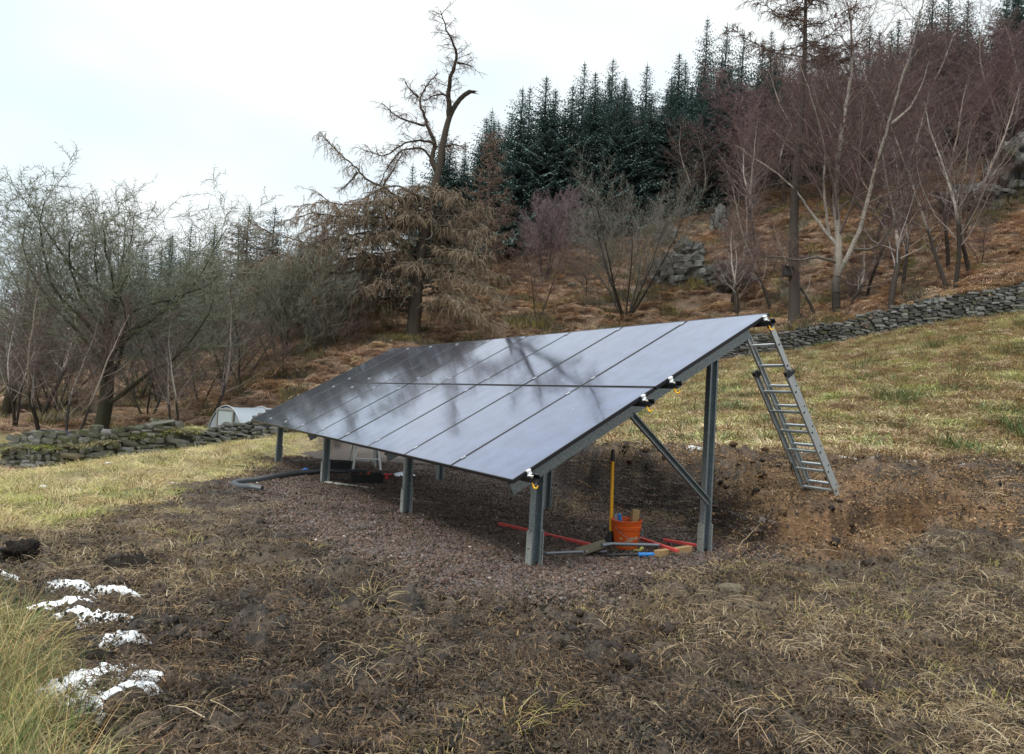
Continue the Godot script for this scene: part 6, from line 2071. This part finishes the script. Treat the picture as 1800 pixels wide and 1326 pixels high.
		for j in range(1, 6):
			for e in [-1.0, 1.0]:
				var q: Vector3 = p[j]
				var dd: Vector3 = (sd * e + out * 0.4 + Vector3.DOWN * g.randf_range(0.1, 0.8)).normalized()
				bm.blade(PackedVector3Array([q, q + dd * L * 0.26 * (1.1 - j * 0.13)]), 0.011, out, c, vary(c, g))
				var q2 := q.lerp(p[j - 1], 0.5)
				bm.blade(PackedVector3Array([q2, q2 + (dd + rv(g) * 0.3).normalized() * L * 0.26 * (1.1 - j * 0.13)]), 0.011, out, c, vary(c, g))
	var bmm := bm.mesh(leafy("dead_bracken", 0.85, 0.5))
	scatter("bracken", "rust-brown dead bracken covering the hillside", "bracken", bmm, 20000, 24.0, 62.0, 1.2, func(x, z, s): return (1.0 - s[3]) * (1.0 - s[4]) * (1.0 - smoothstep(0.2, 0.5, nb.get_noise_2d(x * 0.35, z * 0.35 + 5.0))) * (0.0 if x > 4.0 and z > wall_z(x) - 0.5 else 1.0) * (0.0 if z > -29.0 and x < 4.0 and x > -14.0 else 1.0), 0.8, 1.5, [WHITE, Color(0.8, 0.75, 0.75), Color(1.1, 1.05, 0.9)], 25, -0.03, 0.3)
	scatter("bracken", "rust-brown bracken heap at the left end of the low wall", "bracken", bmm, 7000, 13.0, 24.0, 1.0, func(x, z, s): return 1.0 if Vector2(x + 13.0, (z + 18.8) * 0.8).length() < 1.7 else 0.0, 0.9, 1.5, [WHITE, Color(0.8, 0.75, 0.75)], 26, 0.0, 0.3)
	scatter("field_bracken", "scraps of dead bracken among the field grass", "bracken", bmm, 30000, 10.0, 30.0, 1.0, func(x, z, s): return smoothstep(0.5, 0.8, s[4]) * smoothstep(-0.1, 0.3, nz.get_noise_2d(x * 0.5 + 50.0, z * 0.5)), 0.3, 0.6, [WHITE, Color(0.7, 0.7, 0.7)], 35, -0.03, 0.5)
	var hm := blades(60, 0.3, 0.15, 0.42, 0.012, 0.7, 0.2, [Color(0.16, 0.13, 0.11), Color(0.19, 0.165, 0.125), Color(0.12, 0.105, 0.09), Color(0.23, 0.22, 0.12)], 27).mesh(cov)
	scatter("heather", "dark heather and moss between the bracken", "heather", hm, 26000, 28.0, 60.0, 1.2, func(x, z, s): return (1.0 - s[3]) * (1.0 - s[4]) * smoothstep(0.12, 0.4, nb.get_noise_2d(x * 0.35, z * 0.35 + 5.0)) * (0.0 if x > 4.0 and z > wall_z(x) - 0.5 else 1.0), 0.8, 1.5, [WHITE, Color(1.3, 1.3, 0.8)], 28, -0.03, 0.2)
	scatter("wall_top_grass", "pale grass growing on and behind the stone walls", "grass", t2, 40000, 19.0, 33.0, 1.0, func(x, z, s): return 1.0 if (x > 6.0 and wall_z(x) - z > 0.25 and wall_z(x) - z < 1.3) else 0.0, 0.9, 1.5, [WHITE, Color(0.9, 0.7, 0.55), Color(0.7, 0.75, 0.5)], 29, 0.05, 0.3)
	scatter("wall_moss_grass", "moss and pale grass growing on the low walls on the left", "grass", t2, 60000, 19.0, 23.5, 1.0, func(x, z, s): return 1.0 if left_wall(x, z) else 0.0, 0.8, 1.4, [Color(0.6, 0.75, 0.3), WHITE, Color(0.8, 0.9, 0.5)], 30, 0.72, 0.3)
	scatter("bank_roots", "torn grass and roots along the dug bank and the edge of the field", "litter", st, 5000, 7.5, 13.0, 1.0, func(x, z, s): return clampf(s[4] * (1.0 - s[4]) * 4.0 + smoothstep(0.3, 0.7, s[2]) * 0.35, 0.0, 1.0) if x > 0.5 else 0.0, 0.9, 1.7, [WHITE, Color(0.6, 0.5, 0.42), Color(1.2, 1.15, 1.05)], 36, 0.01, 0.6)
	# sticks that can be told apart
	for e in [[Vector2(1.42, -4.9), Vector2(1.62, -4.25), "pale bent stick lying in the mud at the lower right"], [Vector2(1.0, -4.75), Vector2(1.85, -5.0), "long thin pale stalk lying across the straw"], [Vector2(0.75, -3.75), Vector2(0.93, -3.35), "short forked root at the bottom middle"], [Vector2(2.1, -3.9), Vector2(2.5, -3.6), "thin stick near the bottom right corner"], [Vector2(0.55, -4.5), Vector2(0.85, -4.25), "pale stalk in the black mud in the middle"], [Vector2(2.3, -7.6), Vector2(2.75, -7.9), "bleached root at the foot of the cut bank"]]:
		var sm := MB.new()
		var a := at_ground(e[0].x, e[0].y, 0.015)
		var b := at_ground(e[1].x, e[1].y, 0.012)
		var p := PackedVector3Array()
		var r := PackedFloat32Array()
		for k in 8:
			var q := a.lerp(b, k / 7.0)
			q += Vector3(nz.get_noise_1d(k * 1.7 + a.x * 9.0), 0, nz.get_noise_1d(k * 1.3 + a.z * 5.0)) * 0.05
			q.y = maxf(q.y, height(q.x, q.z) + 0.008)
			p.append(q - a); r.append(lerpf(0.006, 0.0025, k / 7.0))
		sm.tube(p, r, 5, Color(0.32, 0.26, 0.17), Color(0.27, 0.21, 0.13), true)
		sm.spike(p[4], p[4] + Vector3(0.05, 0.015, 0.06), 0.003, Color(0.27, 0.21, 0.13))
		single("stick", sm, leafy("stick_bark", 0.8), e[2], "stick", Transform3D(Basis(), a))

func _ready() -> void:
	rng.seed = 7
	var cam := Camera3D.new()
	cam.name = "camera"
	cam.transform = Transform3D(Basis(Vector3(0.99849, 0.05488, 0.00188), Vector3(-0.05492, 0.99790, 0.03422), Vector3(0.0, -0.03427, 0.99941)).orthonormalized(), Vector3(0, 1.36, 0))
	cam.fov = 53.34
	cam.near = 0.05
	cam.far = 2000.0
	add_child(cam)
	cam.current = true
	var env := Environment.new()
	env.background_mode = Environment.BG_SKY
	env.sky = sky()
	env.tonemap_mode = Environment.TONE_MAPPER_LINEAR
	env.tonemap_exposure = 1.6
	env.ambient_light_source = Environment.AMBIENT_SOURCE_SKY
	env.sdfgi_enabled = true
	env.ssao_enabled = true
	env.ssil_enabled = true
	var we := WorldEnvironment.new()
	we.name = "surroundings"
	we.environment = env
	add_child(we)
	var sun := DirectionalLight3D.new()
	sun.name = "sun"
	sun.light_color = Color(1.0, 0.975, 0.94)
	sun.light_energy = 0.5
	sun.light_angular_distance = 14.0
	sun.shadow_enabled = true
	sun.rotation_degrees = Vector3(-52, -35, 0)
	add_child(sun)
	survey()
	build_ground()
	build_walls()
	build_polytunnel()
	build_shed()
	build_rocks()
	build_trees()
	build_array()
	build_ladder()
	build_tools()
	build_snow()
	build_clods()
	build_puddles()
	build_cover()
	print("built in ", Time.get_ticks_msec(), " ms")
